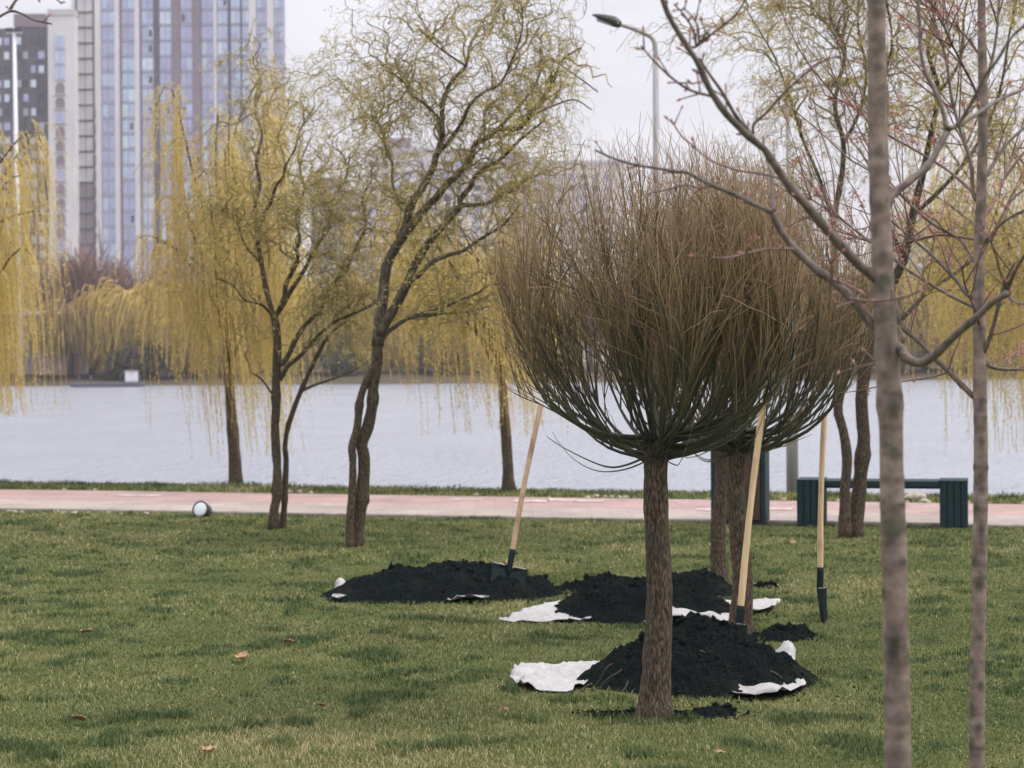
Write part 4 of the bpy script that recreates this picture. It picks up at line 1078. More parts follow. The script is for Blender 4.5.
sc1 = [(408, F_, 2.2, .9), (396, F_ + .8, 1.6, .9), (478, Rt - .5, .9, .7), (505, F_ + .6, .8, .8), (530, Rt - .3, .9, .7), (541, F_ - .4, .8, .8), (562, F_ + .4, 1.3, .7), (592, Lf + .2, 1.4, 1), (640, F_ - .3, 3.2, .95), (652, F_ - .5, 2.2, .8), (680, Rt - .4, .9, .6), (716, Rt - .3, 1, .6), (752, F_ - .3, 1.8, .7), (300, Rt, 1.4, .6), (255, F_, 1.5, .7), (200, Lf, 1.8, .9), (68, F_, 1.0, .7), (14, F_, 1.0, .7), (165, Rt, 1.4, .6), (348, F_, 3, .9)]
B1 = [
 ([(888, 358), (878, 336), (870, 322), (853, 300), (832, 280), (821, 273), (807, 261), (794, 248), (782, 232), (775, 220), (773, 212)], 11, 6.5, .10),
 ([(773, 212), (769, 211), (754, 204), (729, 192), (709, 184), (686, 172), (679, 172), (656, 168), (636, 165), (615, 159), (595, 150)], 5.5, 2, .18),
 ([(709, 186), (700, 188), (685, 185), (665, 190), (650, 193)], 2.6, 1.3, .12),
 ([(773, 211), (772, 184), (768, 162), (764, 145), (763, 137)], 4.5, 2.2, .15),
 ([(882, 285), (872, 275), (860, 266), (845, 250), (834, 238), (822, 224), (806, 205), (789, 186), (775, 165), (765, 150), (757, 143), (741, 129), (724, 111), (708, 86), (698, 63), (687, 46), (671, 20), (662, -2), (652, -40)], 10, 4, -.25),
 ([(757, 143), (750, 134), (736, 116), (722, 92), (710, 75), (699, 58)], 5, 2.4, -.1),
 ([(753, 134), (754, 124), (766, 113), (785, 92), (806, 73), (825, 60), (842, 56)], 3.2, 1.6, -.15),
 ([(688, 46), (695, 47), (705, 39), (717, 30), (730, 20), (740, 9), (747, -4)], 3, 1.6, -.2),
 ([(696, 46), (694, 32), (685, 16), (674, 4)], 2.6, 1.4, -.15), ([(699, 43), (698, 28), (692, 16), (683, 8)], 2.3, 1.2, -.2), ([(700, 42), (706, 34), (711, 27)], 2.2, 1.3, -.15),
 ([(711, 96), (690, 90), (672, 78), (655, 62), (641, 46)], 3.2, 1.6, -.2), ([(690, 90), (686, 83), (693, 84)], 2, 1.2, -.2),
 ([(794, 249), (782, 249), (762, 250), (744, 254), (724, 258), (705, 256)], 2.8, 1.2, -.2),
 ([(850, 298), (868, 301), (888, 300), (905, 297), (926, 288)], 3, 1.8, -.3), ([(833, 280), (850, 286), (868, 297)], 3.2, 2, -.1), ([(832, 280), (831, 265), (826, 250)], 2, 1.2, -.1), ([(853, 302), (842, 305), (834, 308)], 2.4, 1.4, -.1),
 ([(783, 180), (768, 175), (742, 171), (727, 167), (709, 159), (692, 145), (680, 134), (671, 119)], 2.6, 1.6, .25),
 ([(888, 346), (901, 349), (906, 358), (920, 363), (935, 355), (950, 340), (973, 320), (993, 302), (1008, 293)], 10, 6, -.2),
 ([(1006, 294), (1004, 281), (999, 268), (996, 255), (990, 240)], 3.6, 2, -.1), ([(1007, 292), (1014, 273), (1026, 253), (1040, 230)], 4, 2.4, -.25), ([(1008, 294), (1011, 299), (1022, 304), (1040, 300)], 3.4, 2, -.2),
 ([(888, 205), (893, 194), (911, 180), (929, 164), (941, 143), (948, 129)], 9, 7, .15),
 ([(947, 130), (942, 108), (935, 91), (926, 73), (921, 53), (920, 29), (918, 0), (914, -40)], 5, 3, .1), ([(948, 129), (958, 125), (979, 113), (999, 100), (1028, 87)], 5.5, 3, .25), ([(956, 126), (963, 117), (973, 100), (985, 76), (998, 59), (1011, 38), (1026, 24)], 4.5, 2.4, -.1),
 ([(876, 20), (862, -20), (840, -70), (815, -120)], 6, 3, .2), ([(875, -60), (890, -110), (915, -160), (930, -210)], 6, 3, -.2), ([(873, -160), (850, -220), (838, -290)], 5, 2.5, .1),
 ([(884, 362), (862, 366), (845, 371), (835, 376)], 2, 1, .25)]
b1 = P(T1[0][0], HOR, d1)
sapling((b1[0], d1, 0), T1, d1, sc1, B1, 'thicker near sapling with smooth grey pink trunk and bare forking branches', 61, 0, 0)
d2 = 6.2
T2 = [(977, 878, 22), (977, 840, 18), (977, 768, 17), (977, 700, 16), (979, 600, 15.5), (980.5, 500, 15), (980.5, 430, 14.5), (980, 395, 15), (979.5, 350, 13.5), (979, 266, 12), (982, 176, 11), (983, 100, 10), (981.5, 0, 8.5), (983, -120, 6), (981, -240, 3)]
sc2 = [(401, F_, 1.6, 1), (418, F_ + .5, 1.2, .9), (442, F_, 1.5, .9), (466, Lf + .3, 1.0, .8), (468, Rt - .3, 1, .8), (489, F_, 1.1, .9), (500, Rt - .4, .8, .7), (508, Lf + .6, 1.8, 1), (531, F_, 2.2, 1), (560, Lf + .4, .9, .7), (562, Rt, .9, .7), (585, F_ - .3, 1.3, .9), (609, Lf, .9, .7), (637, F_, 1.2, .9), (662, Lf + .3, 1.4, .9), (684, F_ + .2, 1.2, .9), (707, Lf + .6, 2.4, 1), (726, F_, 1.3, .9), (745, Lf + .5, 1.8, .9), (330, F_, 2, .9), (300, F_, 2, .8), (365, Rt, 2, .9), (240, F_, 1.4, .8), (180, F_, 1.2, .8)]
B2 = [
 ([(978, 400), (973, 396), (955, 378), (935, 358), (917, 340), (903, 328), (896, 308), (892, 285)], 6, 2.8, .1), ([(978, 298), (969, 296), (955, 279), (935, 258), (914, 240), (894, 223), (884, 214)], 4.5, 2, .15),
 ([(981, 362), (984, 352), (991, 334), (998, 308), (1004, 285), (1015, 262)], 5, 2.4, -.1), ([(983, 359), (990, 366), (1003, 369), (1028, 369)], 4.6, 3, .1), ([(982, 182), (988, 173), (1005, 146), (1028, 124)], 4.5, 2.6, .1),
 ([(980, 205), (973, 193), (971, 164), (961, 132), (952, 100), (946, 60), (935, 20), (930, -20)], 4, 2, .2), ([(982, 120), (975, 90), (960, 60), (950, 40), (938, 10)], 3.4, 1.6, -.2), ([(983, 90), (992, 60), (997, 30), (1000, -20)], 3.6, 2, .1),
 ([(981, 330), (975, 310), (965, 285), (962, 265)], 3, 1.4, -.2), ([(979, 250), (1000, 225), (1015, 215), (1035, 205)], 4, 2, -.1), ([(979, 270), (960, 240), (930, 222), (900, 195), (868, 170), (850, 160)], 3.6, 1.6, .3),
 ([(981, 200), (950, 172), (915, 150), (880, 130), (850, 105), (825, 95)], 3.2, 1.5, .35), ([(979, 310), (940, 290), (905, 268), (868, 240), (835, 215), (805, 195)], 3.4, 1.5, .5), ([(983, 60), (960, 30), (925, 5), (900, -30)], 3, 1.5, .2), ([(980, 225), (1000, 190), (1010, 160), (1024, 140)], 3, 1.5, .3),
 ([(979, 240), (940, 235), (900, 243), (862, 238), (830, 228), (800, 215)], 3, 1.4, .6)]
b2 = P(T2[0][0], HOR, d2)
sapling((b2[0], d2, 0), T2, d2, sc2, B2, 'slimmer near sapling at the right with pink red opening buds', 62, 150, 330)
d3 = 5.4
T3 = [(-62, 960, 26), (-64, 768, 24), (-66, 500, 21), (-62, 300, 18), (-60, 100, 15), (-62, -60, 12), (-60, -220, 6)]
B3 = [([(-61, 110), (-40, 70), (-15, 30), (8, 12), (22, 14), (34, 20), (52, 24)], 5, 1.6, .1), ([(-61, 40), (-30, 0), (0, -22), (25, -18), (40, 2)], 5, 1.6, -.1), ([(8, 12), (14, 2), (22, -8)], 2.2, 1.2, .1), ([(25, -18), (40, -14), (62, 4)], 2.2, 1.2, .0), ([(-63, -20), (-80, -80), (-100, -120)], 4, 2, .1), ([(-62, 160), (-90, 120), (-120, 90)], 4, 2, .1)]
b3 = P(T3[0][0], HOR, d3)
sapling((b3[0], d3, 0), T3, d3, [(500, F_, 1, .8), (620, F_, 1, .8)], B3, 'sapling left of the view whose reddish twigs hang into the top left corner', 63, 0, 0)

# ------------------------------------------------------------------ soil heaps, sacks
MASK = []        # (cx, cy, rx, ry, rot) where no grass grows
def heap(c, rx, ry, h, rot, seed, label, p=1.7, clods=260, rough=1.0, name='soil_heap', cat='soil heap', lobes=()):
    rg = np.random.default_rng(seed); c = np.array(c, float); c[2] = 0
    nu, nv = 190, 140
    u, v = np.meshgrid(np.linspace(-1.22, 1.22, nu), np.linspace(-1.22, 1.22, nv), indexing='ij')
    R = rotz(rot)
    th = np.arctan2(v, u)
    rr = np.sqrt(u * u + v * v) * (1 + .16 * fbm(np.cos(th) * 1.3 + 5, np.sin(th) * 1.3, None, 3, seed))
    prof = np.clip(1 - np.clip(rr, 0, 2) ** p, 0, 1)
    for lu, lv, lw, lh in lobes:
        prof = prof + lh * np.exp(-((u - lu) ** 2 + (v - lv) ** 2) / lw ** 2) * np.clip(1.1 - rr, 0, 1)
    X = u * rx; Y = v * ry
    z = h * prof + np.clip(1.12 - rr, 0, .35) / .35 * rough * (.034 * fbm(X * 8, Y * 9, None, 3, seed + 1) + 
        .011 * np.abs(fbm(X * 28, Y * 28, None, 3, seed + 2)) + .006 * vnoise(X * 90, Y * 90, None, seed + 4))
    z = z - np.clip(rr - 1.0, 0, 1) * .2 + .005
    keep = rr < 1.16
    vi = np.stack([X, Y, z], -1).reshape(-1, 3) @ R.T + c
    f = grid_faces(nu, nv); kk = keep.ravel(); f = f[kk[f].all(1)]
    us, inv = np.unique(f, return_inverse=True)
    mb = MB(); mb.add(vi[us], inv.reshape(f.shape))
    bm = bmesh.new(); bmesh.ops.create_icosphere(bm, subdivisions=1, radius=1); bm.verts.index_update()
    iv = np.array([w.co[:] for w in bm.verts]); fi = np.array([[w.index for w in q.verts] for q in bm.faces]); bm.free()
    iu = ((rg.normal(0, .48, (clods, 2))))
    for k in range(clods):
        a, b_ = np.clip(iu[k], -1.12, 1.12)
        if math.hypot(a, b_) > 1.12: continue
        gi, gj = int((a + 1.22) / 2.44 * (nu - 1)), int((b_ + 1.22) / 2.44 * (nv - 1))
        s = rg.uniform(.004, .012) if rg.random() < .90 else rg.uniform(.014, .028)
        w = iv * (1 + .45 * rg.normal(0, .5, (len(iv), 1))) * s * rg.uniform(.7, 1.2, 3)
        q = R @ np.array([a * rx, b_ * ry, 0]) + c; q[2] = max(z[gi, gj], 0) + s * .25
        mb.add(w + q, fi, None, 0, False)
    for k in range(int(clods * .55)):      # loose crumbs thrown out over the grass around it
        a = rg.uniform(0, 6.28); rr_ = 1.02 + abs(rg.normal(0, .22)); s = rg.uniform(.003, .009)
        q = R @ np.array([math.cos(a) * rr_ * rx, math.sin(a) * rr_ * ry, 0]) + c; q[2] = .006 + s * .4
        mb.add(iv * (1 + .4 * rg.normal(0, .5, (len(iv), 1))) * s + q, fi, None, 0, False)
    o = mb.build(name, M['soil'], None, tuple(c))
    tag(o, label, cat)
    MASK.append((c[0], c[1], rx * .98, ry * .98, rot))
    return o
def sheet(corners, mat, label, seed, nu=70, nv=50, lift=.02, wr=.02, flaps=(), name='plastic_sack', nudge=.012, front=((0, 0), (1, 0))):
    rg = np.random.default_rng(seed)
    q = [G(x, y) for x, y in corners]
    u, v = np.meshgrid(np.linspace(0, 1, nu), np.linspace(0, 1, nv), indexing='ij')
    v0 = v; ff = np.interp(u + .012 * vnoise(u * 30, u * 0, None, seed), [a for a, _ in front], [b_ for _, b_ in front]); v = ff + (1 - ff) * v
    p = (q[0] * ((1 - u) * (1 - v))[..., None] + q[1] * (u * (1 - v))[..., None] + q[2] * (u * v)[..., None] + q[3] * ((1 - u) * v)[..., None])
    ed = np.minimum.reduce([u, 1 - u, v0, 1 - v0])
    e1 = fbm(u * 4, v * 4, None, 3, seed); e2 = fbm(u * 4 + 9, v * 4, None, 3, seed)
    p[..., 0] += nudge * 2.0 * e1 * (1 - np.clip(ed * 5, 0, 1)); p[..., 1] += nudge * 3 * e2 * (1 - np.clip(ed * 5, 0, 1))
    x, y = p[..., 0], p[..., 1]
    wz = np.abs(fbm(x * 6 + .8 * y * 6, y * 3, None, 3, seed + 1)) * wr + (1 - np.abs(vnoise(x * 6 - y * 7, y * 5, None, seed + 2))) ** 5 * wr * 1.2 + .0018 * fbm(x * 30, y * 30, None, 2, seed + 5)
    p[..., 2] = lift + wz
    for fu, fv, fw, fh in flaps:
        p[..., 2] += fh * np.exp(-((u - fu) ** 2 + ((v - fv) * .6) ** 2) / fw ** 2)
    p[..., 2] = np.maximum(p[..., 2], .006)
    o = (MB().add(p.reshape(-1, 3), grid_faces(nu, nv))).build(name, mat, None, tuple(np.array([p[..., 0].mean(), p[..., 1].mean(), 0])))
    md = o.modifiers.new('thickness', 'SOLIDIFY'); md.thickness = .003; md.offset = 1
    tag(o, label, 'plastic sack')
    c = np.mean(q, 0)
    CELLS.update(map(tuple, np.floor(p[..., :2].reshape(-1, 2) / .03).astype(int)))
    return o, q
SHEETQ = []
CELLS = set()
c = G(684, 666); heap((c[0] + .0, 9.86, 0), .545, .50, .285, 0, 71, 'nearest black soil heap, behind the nearest round willow trunk', 1.55, 420, lobes=((-.1, 0, .35, .10), (.45, .1, .3, .12)))
o, q = sheet([(509, 693), (800, 704), (797, 657), (516, 668)], M['sheet'], 'white sack spread under the nearest soil heap, flaps out both sides', 72, lift=.008, wr=.030, flaps=((.972, .8, .035, .10), (.08, .5, .10, .05), (.90, .06, .09, .035)), front=((0, .25), (.05, .02), (.2, 0), (.27, .3), (.33, .6), (.68, .6), (.74, .15), (.80, 0.03), (.92, 0), (1, .2))); SHEETQ.append(q)
heap((P(640, HOR, 12.45)[0], 12.45, 0), .60, .42, .215, 0, 73, 'middle black soil heap at the foot of the two rear willow trunks', 1.7, 300, lobes=((.3, .1, .3, .15),))
o, q = sheet([(499, 624), (770, 630), (779, 604), (548, 605)], M['sheet'], 'white sack spread under the middle soil heap', 74, lift=.010, wr=.020, flaps=((.60, .10, .035, .10), (.68, .06, .06, .085), (.78, .06, .05, .07), (.14, .5, .12, .035)), front=((0, .0), (.1, 0), (.32, .12), (.36, .7), (.46, .7), (.5, .2), (.56, .0), (.82, .0), (.86, .3), (.90, .55), (1, .75))); SHEETQ.append(q)
heap((P(452, HOR, 13.62)[0], 13.62, 0), .76, .44, .20, 0, 75, 'far left black soil heap with a shovel standing in it', 2.2, 320, lobes=((-.25, 0, .3, .12), (.5, 0, .3, .10)))
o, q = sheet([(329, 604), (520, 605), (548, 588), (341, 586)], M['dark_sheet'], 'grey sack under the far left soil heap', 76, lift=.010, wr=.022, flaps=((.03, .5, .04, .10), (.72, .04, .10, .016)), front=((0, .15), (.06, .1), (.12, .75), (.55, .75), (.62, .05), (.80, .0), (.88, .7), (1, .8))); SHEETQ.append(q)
c = G(600, 589); heap((c[0], c[1], 0), .30, .20, .07, .1, 77, 'low ridge of soil joining the two farther heaps', 1.6, 90)
c = G(692, 596); heap((c[0], c[1] + .25, 0), .36, .34, .12, 0, 78, 'soil around the foot of the slim rear willow trunk', 1.7, 110)
c = G(783, 639); heap((c[0], c[1] + .04, 0), .20, .17, .055, -.1, 79, 'small patch of dug soil right of the dark rear willow trunk', 1.6, 90)
c = G(765, 587); heap((c[0], c[1], 0), .10, .09, .03, 0, 80, 'tiny soil patch right of the slim rear willow trunk', 1.5, 30, .6)
c = G(690, 716); heap((c[0], c[1] + .03, 0), .44, .13, .014, -.03, 81, 'dark cut edge of the planting hole right of the nearest willow trunk', 1.5, 60, .55, 'planting_hole', 'planting hole')
c = G(618, 716); heap((c[0], c[1], 0), .14, .06, .006, 0, 82, 'dark cut edge of the planting hole left of the nearest willow trunk', 1.5, 25, .5, 'planting_hole', 'planting hole')
c = G(808, 679); heap((c[0], c[1], 0), .045, .05, .018, 0, 83, 'handful of soil on the grass right of the nearest heap', 1.5, 14, .6)
# torn roots lying on the nearest heap
rg = np.random.default_rng(84)
for k, (x, y, dd, z) in enumerate(((622, 664, 9.55, .10), (628, 678, 9.45, .06), (592, 681, 9.45, .05), (700, 650, 9.6, .18), (770, 672, 9.6, .08), (612, 652, 9.6, .12), (665, 690, 9.38, .03))):
    a = P(x, y, dd); a[2] = z + .02
    c = curl(a[None], rg.normal(size=(1, 3)) * [1, .4, .5], np.array([rg.uniform(.10, .20)]), 30, .06, .2, rg, .4, .9)[0]
    mb = MB(); fat_tube(mb, c, np.linspace(.0024, .0008, 30), 5)
    tag(mb.build('root_fibre', M['straw'], None, tuple(a)), 'thin torn root lying on the nearest soil heap', 'root', 'torn roots on the soil')

# ------------------------------------------------------------------ shovels
def shovel(foot, top, label, sock, blen, bw, wdir, hm, r=.021, tiltb=0.0):
    """foot = where handle meets blade, sock = socket length, blade runs on from there"""
    foot, top = np.array(foot), np.array(top)
    ax = top - foot; Lh = np.linalg.norm(ax); ax /= Lh
    root = thing('shovel', tuple(foot - ax * blen), label, 'shovel', 'shovels left in the soil')
    mb = MB(); z = np.concatenate([np.linspace(0, .978, 23), [.988, .996, 1.0]])
    pts = foot + ax * (sock * .55 + (Lh - sock * .55) * z)[:, None]
    sd_ = np.cross(ax, [0, 1.0, 0]); pts = pts + sd_ * (.008 * np.sin(z * 3.2))[:, None]
    rr = np.full(26, r) * (1 + .06 * np.sin(z * 9)); rr[-1] *= .5; rr[-2] *= .85
    fat_tube(mb, pts, rr, 14, .02, 12, 1); mb.build('handle', hm, root)
    mb = MB(); zz = np.linspace(0, 1, 8)
    fat_tube(mb, foot + ax * (-.06 + (sock + .06) * zz)[:, None], np.interp(zz, [0, .3, 1], [.012, .021, r + .0035]), 14); mb.build('socket', M['steel'], root)
    w = np.array(wdir, float); w -= ax * (w @ ax); w /= np.linalg.norm(w); nrm = np.cross(w, ax)
    bx = -ax * math.cos(tiltb) + nrm * math.sin(tiltb); bn = np.cross(w, -bx)
    nu, nv = 15, 19
    u, v = np.meshgrid(np.linspace(-1, 1, nu), np.linspace(0, 1, nv), indexing='ij')
    half = bw / 2 * np.where(v < .55, 1 - .03 * v, np.sqrt(np.clip(1 - ((v - .55) / .46) ** 2, .02, 1)))
    P0 = (foot + ax * .0)[None, None] + w * (u * half)[..., None] + bx * (v * blen)[..., None]
    dish = (.030 * u ** 2 - .018 * np.exp(-(u / .22) ** 2) * (1 - v) ** 1.5 + .02 * v ** 2)
    A = P0 + bn * dish[..., None]; Bk = A - bn * .003
    f = grid_faces(nu, nv); n0 = nu * nv
    edge = [(i, i + 1) for i in range(nv - 1)] + [((nu - 1) * nv + i + 1, (nu - 1) * nv + i) for i in range(nv - 1)] + [((i + 1) * nv, i * nv) for i in range(nu - 1)] + [(i * nv + nv - 1, (i + 1) * nv + nv - 1) for i in range(nu - 1)]
    mb = MB(); mb.add(np.concatenate([A.reshape(-1, 3), Bk.reshape(-1, 3)]), [f[:, ::-1], f + n0, np.array([(a, b_, b_ + n0, a + n0) for a, b_ in edge])])
    bl = mb.build('blade', M['steel'], root)
    for sg in (-1, 1):          # rolled tread along the shoulders
        R_ = np.stack([w, np.cross(bx, w), bx], 1); mb = MB()
        box(mb, foot + w * sg * bw * .31 + bn * .012, (bw * .36, .022, .006), R_, .002)
        mb.build('tread', M['worn_steel'], bl)
    return root
shovel(P(509.5, 567, 13.48), P(541, 404, 13.75), 'shovel with weathered handle standing in the far left soil heap', .12, .20, .245, (1, .15, 0), M['old_handle'], .0185, .25)
shovel(P(739, 624, 11.0), P(763.5, 401, 11.15), 'shovel with new pale handle leaning in front of the dark rear willow trunk', .10, .20, .20, (.30, 1, 0), M['handle'], .0185)
f3 = G(821, 621)
shovel(P(820, 588, f3[1]), P(824.5, 412, f3[1] + .1), 'shovel with new pale handle standing alone on the grass before the bench', .125, .235, .20, (.27, 1, 0), M['handle'], .0175)

# ------------------------------------------------------------------ bench, bin, floodlight
A, Bq = G(797, 526.3), G(968, 528.3)
ang = math.atan2(Bq[1] - A[1], Bq[0] - A[0]); Rz = rotz(ang); Lb = np.linalg.norm(Bq - A)
bw, bdp, bh = .255, .42, .44
cen = (A + Bq) / 2 + Rz @ np.array([0, bdp / 2, 0])
bench = thing('bench', tuple(cen), 'dark teal metal bench with slatted end blocks beside the path', 'bench')
def bl(p): return cen + Rz @ np.array(p)
for sg in (-1, 1):
    cx = sg * (Lb / 2 - bw / 2)
    mb = MB(); box(mb, bl((cx, 0, bh / 2)), (bw - .02, bdp - .02, bh - .01), Rz, 0, 1)
    for k in range(4):
        box(mb, bl((cx - bw / 2 + bw * (k + .5) / 4, 0, bh / 2 + .004)), (bw / 4 - .012, bdp, bh), Rz, .005, 0)
    for k in range(5):
        box(mb, bl((cx, -bdp / 2 + .012 + (bdp - .024) * (k + .5) / 5, bh / 2 + .002)), (bw + .004, (bdp - .024) / 5 - .012, bh - .012), Rz, .005, 0)
    box(mb, bl((cx, 0, bh - .001)), (bw + .008, bdp + .008, .012), Rz, .003, 0)
    mb.build('end_block', [M['teal'], M['teal_dark']], bench)
mb = MB()
for k in range(4):
    box(mb, bl((0, -bdp / 2 + .01 + (bdp - .02) * (k + .5) / 4, bh - .032)), (Lb - 2 * bw - .012, (bdp - .02) / 4 - .008, .055), Rz, .006, 0)
box(mb, bl((0, 0, bh - .068)), (Lb - 2 * bw - .012, bdp - .06, .018), Rz, 0, 1)
mb.build('seat', [M['teal'], M['teal_dark']], bench)
A, Bq = G(711, 524.3), G(765.5, 525)
wb = np.linalg.norm(Bq - A); hb = .735; db = .42
cen = (A + Bq) / 2 + Rz @ np.array([0, db / 2, 0])
lb_ = thing('litter_bin', tuple(cen), 'box shaped litter bin with brown boards in a dark teal frame', 'litter bin')
for sg in (-1, 1):
    mb = MB(); box(mb, bl((sg * (wb / 2 - .02), 0, hb / 2)), (.04, db, hb), Rz, .006); mb.build('frame_side', M['teal'], lb_)
for k in range(5):
    ww = (wb - .09) / 5
    mb = MB(); box(mb, bl((-wb / 2 + .045 + ww * (k + .5), -db / 2 + .03, hb / 2 + .005)), (ww - .008, .025, hb - .07), Rz, .004); mb.build('board', M['bin_wood'], lb_)
mb = MB(); box(mb, bl((0, .02, hb / 2)), (wb - .085, db - .08, hb - .05), Rz); mb.build('liner', M['teal_dark'], lb_)
mb = MB(); box(mb, bl((0, .0, hb - .012)), (wb - .084, db - .01, .022), Rz, .004); mb.build('lid', M['teal'], lb_)
mb = MB(); box(mb, bl((0, 0, .012)), (wb - .01, db - .01, .03), Rz, .004); mb.build('base_plate', M['teal_dark'], lb_)
g = G(201, 517); c = P(200.5, 509.3, g[1])
ax = np.array([-.30, -1, .32]); ax /= np.linalg.norm(ax)
fl = thing('floodlight', (c[0], c[1], 0), 'round ground floodlight with white glass tilted up at the lawn edge', 'floodlight')
mb = MB(); lathe(mb, [(.035, -.15), (.06, -.145), (.078, -.11), (.084, -.05), (.085, -.03), (.088, .0), (.088, .02), (.076, .022), (.074, .012)], c - ax * .01, ax, 28); mb.build('housing', M['lamp_head'], fl)
mb = MB(); lathe(mb, [(.0735, -.004), (.0735, .008), (.055, .013), (.02, .016)], c, ax, 28); mb.build('lens', M['lens'], fl)
mb = MB()
for sg in (-1, 1):
    sdv = np.cross(ax, [0, 0, 1.0]); sdv /= np.linalg.norm(sdv); q = c - ax * .04 + sdv * sg * .083
    fat_tube(mb, [q, q - [0, 0, .05], np.array([q[0], q[1], .01])], [.011, .010, .010], 8)
box(mb, (c[0], c[1] + .04, .012), (.21, .07, .02), None, .003); mb.build('bracket', M['lamp_head'], fl)

# ------------------------------------------------------------------ stones and fallen leaves
def stone(p, s, label, seed, group, name='stone'):
    rg = np.random.default_rng(seed)
    bm = bmesh.new(); bmesh.ops.create_icosphere(bm, subdivisions=3, radius=1); bm.verts.index_update()
    iv = np.array([w.co[:] for w in bm.verts]); fi = np.array([[w.index for w in q.verts] for q in bm.faces]); bm.free()
    iv = iv * (1 + .28 * fbm(iv[:, 0] * 1.3 + seed, iv[:, 1] * 1.3, iv[:, 2] * 1.3, 3, seed))[:, None] * s * [1.3, .9, .65]
    iv = iv @ rotz(rg.uniform(0, 6)).T
    mb = MB(); mb.add(iv + [p[0], p[1], p[2] + s * .35], fi)
    tag(mb.build(name, M['stone'], None, tuple(p)), label, 'stone', group)
rg = np.random.default_rng(91)
for k in range(34):
    x = rg.uniform(0, 1024); yf = np.interp(x, [0, 1024], [490, 505.5]) - rg.uniform(.1, 1.6)
    stone(G(x, yf), rg.uniform(.015, .038), 'small pale stone in the grass along the far edge of the path', 100 + k, 'stones along the far path edge')
stone(G(914, 501), .095, 'large yellowish stone in the far grass strip under the bench seat', 201, None); stone(G(925, 503.4), .05, 'medium stone right beside the large yellowish stone', 202, None)
for k in range(16):
    x = rg.uniform(0, 155)
    stone(G(x, np.interp(x, [0, 1024], [511.5, 529]) + rg.uniform(-.3, 1.0)), rg.uniform(.012, .026), 'small pale stone along the near edge of the path at the left', 230 + k, 'stones along the near path edge')
def dry_leaf(px, py, size, label, seed):
    rg = np.random.default_rng(seed); p = G(px, py, .03)
    nu, nv = 9, 7
    u, v = np.meshgrid(np.linspace(0, 1, nu), np.linspace(-1, 1, nv), indexing='ij')
    w = .42 * np.sin(np.clip(u * 1.02, 0, 1) * math.pi) ** .7 * (1 - .25 * u) + .02
    q = np.stack([u - .5, v * w, .25 * v * v * w + .22 * (u - .5) ** 2 + .05 * rg.normal(size=u.shape)], -1).reshape(-1, 3) * size
    a = rg.uniform(-.7, .7); q[:, 1:] = q[:, 1:] @ np.array([[math.cos(a), math.sin(a)], [-math.sin(a), math.cos(a)]])
    q = q @ rotz(rg.uniform(0, 6)).T
    o = MB().add(q + p, grid_faces(nu, nv)).build('fallen_leaf', M['dead_leaf'], None, tuple(p))
    md = o.modifiers.new('thickness', 'SOLIDIFY'); md.thickness = .0012
    tag(o, label, 'leaf', 'dry leaves on the lawn')
for k, (x, y, s, lab) in enumerate((
    (86, 631, .085, 'dry leaf on the left lawn, farthest left of the upper row'), (241, 656, .085, 'largest brown dry leaf on the lawn below the left curly tree'), (289, 641, .07, 'pale dry leaf on the lawn right of the largest brown one'),
    (78, 718, .08, 'brown dry leaf near the bottom left corner'), (208, 749, .075, 'dry leaf near the bottom edge at left'), (322, 705, .05, 'small dry leaf on the lawn left of the white sack'), (505, 709, .05, 'small dry leaf in front of the white sack'),
    (425, 612, .045, 'small dry leaf in front of the far left soil heap'), (793, 542, .06, 'dry leaf in the grass before the bench'), (60, 519, .06, 'dry leaf near the path at far left'), (500, 686, .045, 'small dry leaf touching the left end of the white sack'), (720, 752, .05, 'dry leaf at the bottom below the nearest willow'))):
    dry_leaf(x, y, s, lab, 300 + k)

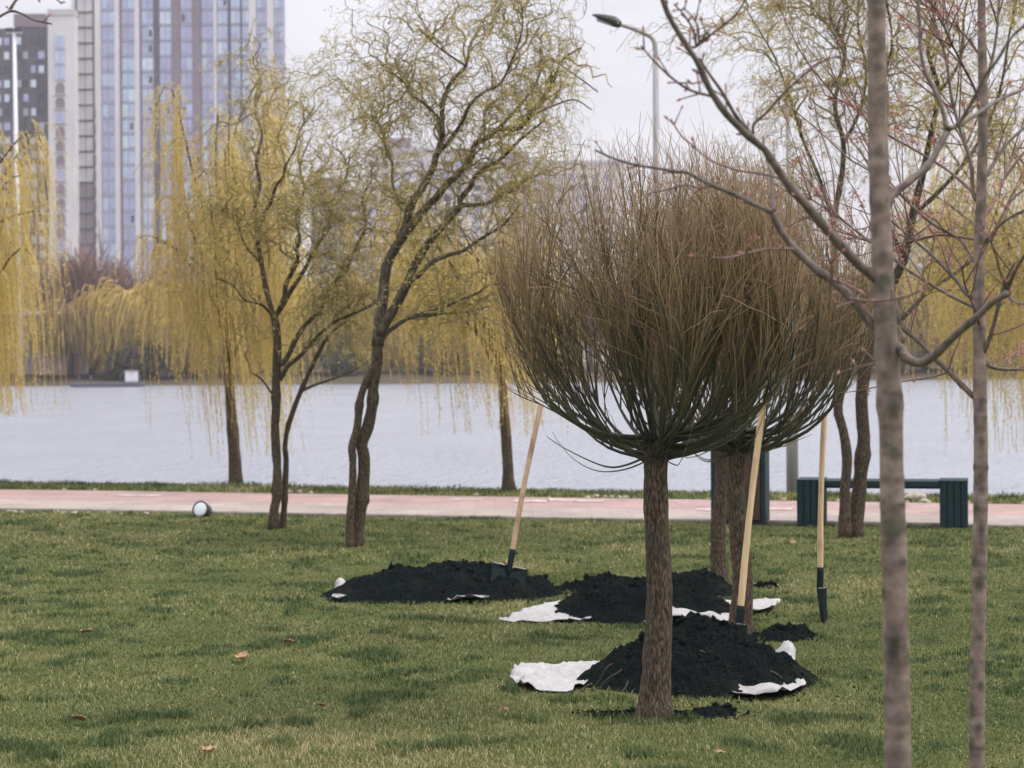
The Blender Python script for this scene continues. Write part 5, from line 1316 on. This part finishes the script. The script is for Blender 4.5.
# ------------------------------------------------------------------ grass blades
mt, n, b, o = new_mat('grass blades')
at = node(n, 'ShaderNodeAttribute', attribute_name='t')
c = ramp_node(n, at.outputs['Fac'], [(0.0, (.042, .076, .022)), (0.33, (.098, .135, .038)), (0.62, (.175, .195, .064)), (0.82, (.29, .265, .115)), (1.0, (.47, .39, .22))])
n.links.new(c, b.inputs['Base Color']); b.inputs['Roughness'].default_value = .55; b.inputs['Specular IOR Level'].default_value = .25
tr = node(n, 'ShaderNodeBsdfTranslucent', {'Color': c}); ms = node(n, 'ShaderNodeMixShader', {0: .25, 1: b.outputs[0], 2: tr.outputs[0]}); n.links.new(ms.outputs[0], o.inputs[0])
M['grass'] = mt
def blades(x, y, hmul, wmul, z0, rg, seed):
    N = len(x)
    big = fbm(x * .9, y * .9, None, 4, seed); tuft = fbm(x * 4.2, y * 4.2, None, 3, seed + 7)
    tf = np.clip((tuft - .28) * 2.2, 0, 1)
    h = rg.uniform(.012, .028, N) * (1 + .22 * big) * (1 + .85 * tf) * hmul
    w = rg.uniform(.0022, .0042, N) * wmul
    a = rg.uniform(0, 2 * math.pi, N); ln = rg.uniform(.2, 1.4, N) * h
    dx, dy = np.cos(a), np.sin(a); sx, sy = -dy, dx
    base = np.stack([x, y, z0], -1)
    S = np.stack([sx, sy, sx * 0], -1) * w[:, None] / 2; D = np.stack([dx, dy, dx * 0], -1)
    mid = base + D * (ln * .35)[:, None] + np.array([0, 0, 1]) * (h * .6)[:, None]
    tip = base + D * ln[:, None] + np.array([0, 0, 1]) * (h * rg.uniform(.7, 1.0, N))[:, None]
    V = np.stack([base - S, base + S, mid + S * .75, mid - S * .75, tip], 1).reshape(-1, 3)
    k = np.arange(N)[:, None] * 5
    colr = np.clip(.44 + .24 * rg.normal(size=N) + .27 * big - .62 * tf + (rg.random(N) < .14) * .42, 0, 1)
    return V, k + np.array([[0, 1, 2, 3]]), k + np.array([[3, 2, 4]]), np.repeat(colr, 5)
rg = np.random.default_rng(99)
def clear(x, y):
    k = np.ones(len(x), bool)
    for cx, cy, rx, ry, ro in MASK:
        u_, v_ = (x - cx) / rx, (y - cy) / ry
        k &= (u_ * u_ + v_ * v_) > 1 + .25 * vnoise(x * 20, y * 20)
    if CELLS:
        enc = lambda c: (c[:, 0] + 4000) * 10000 + c[:, 1] + 4000
        k &= ~np.isin(enc(np.floor(np.stack([x, y], -1) / .03).astype(int)), enc(np.array(sorted(CELLS))))
    return k
mb = MB()
for y0, y1, den, wm, hm in ((6.6, 9.2, 8500, 1.0, 1.0), (9.2, 12, 5600, 1.2, 1.0), (12, 15.5, 3500, 1.5, 1.05), (15.5, 23.5, 1500, 2.1, 1.1)):
    hw = .27 * y1 + 2.8
    N = int((y1 - y0) * 2 * hw * den)
    x = rg.uniform(-hw, hw, N); y = rg.uniform(y0, y1, N)
    k = (np.abs(x) < .27 * y + 2.8) & (y < yline(N0, NK, x) - .09) & clear(x, y)
    x, y = x[k], y[k]
    V, q, t, c = blades(x, y, hm, wm, ground_z(x, y) * np.clip((17 - y) / 3, 0, 1) - .003, rg, 12)
    mb.add(V, [q, t], c, 0, True)
N = 36000; x = rg.uniform(-11.5, 11.5, N); f = rg.random(N)
y = yline(F0, FK, x) + .0 + (yline(W0, WK, x) + .25 - yline(F0, FK, x)) * f
V, q, t, c = blades(x, y, 1.9, 2.6, np.where(f > .9, -.03, 0.0), rg, 13); mb.add(V, [q, t], c, 0, True)
tag(mb.build('grass', M['grass']), 'short rough lawn grass with darker tufts and straw', 'grass', kind='stuff')
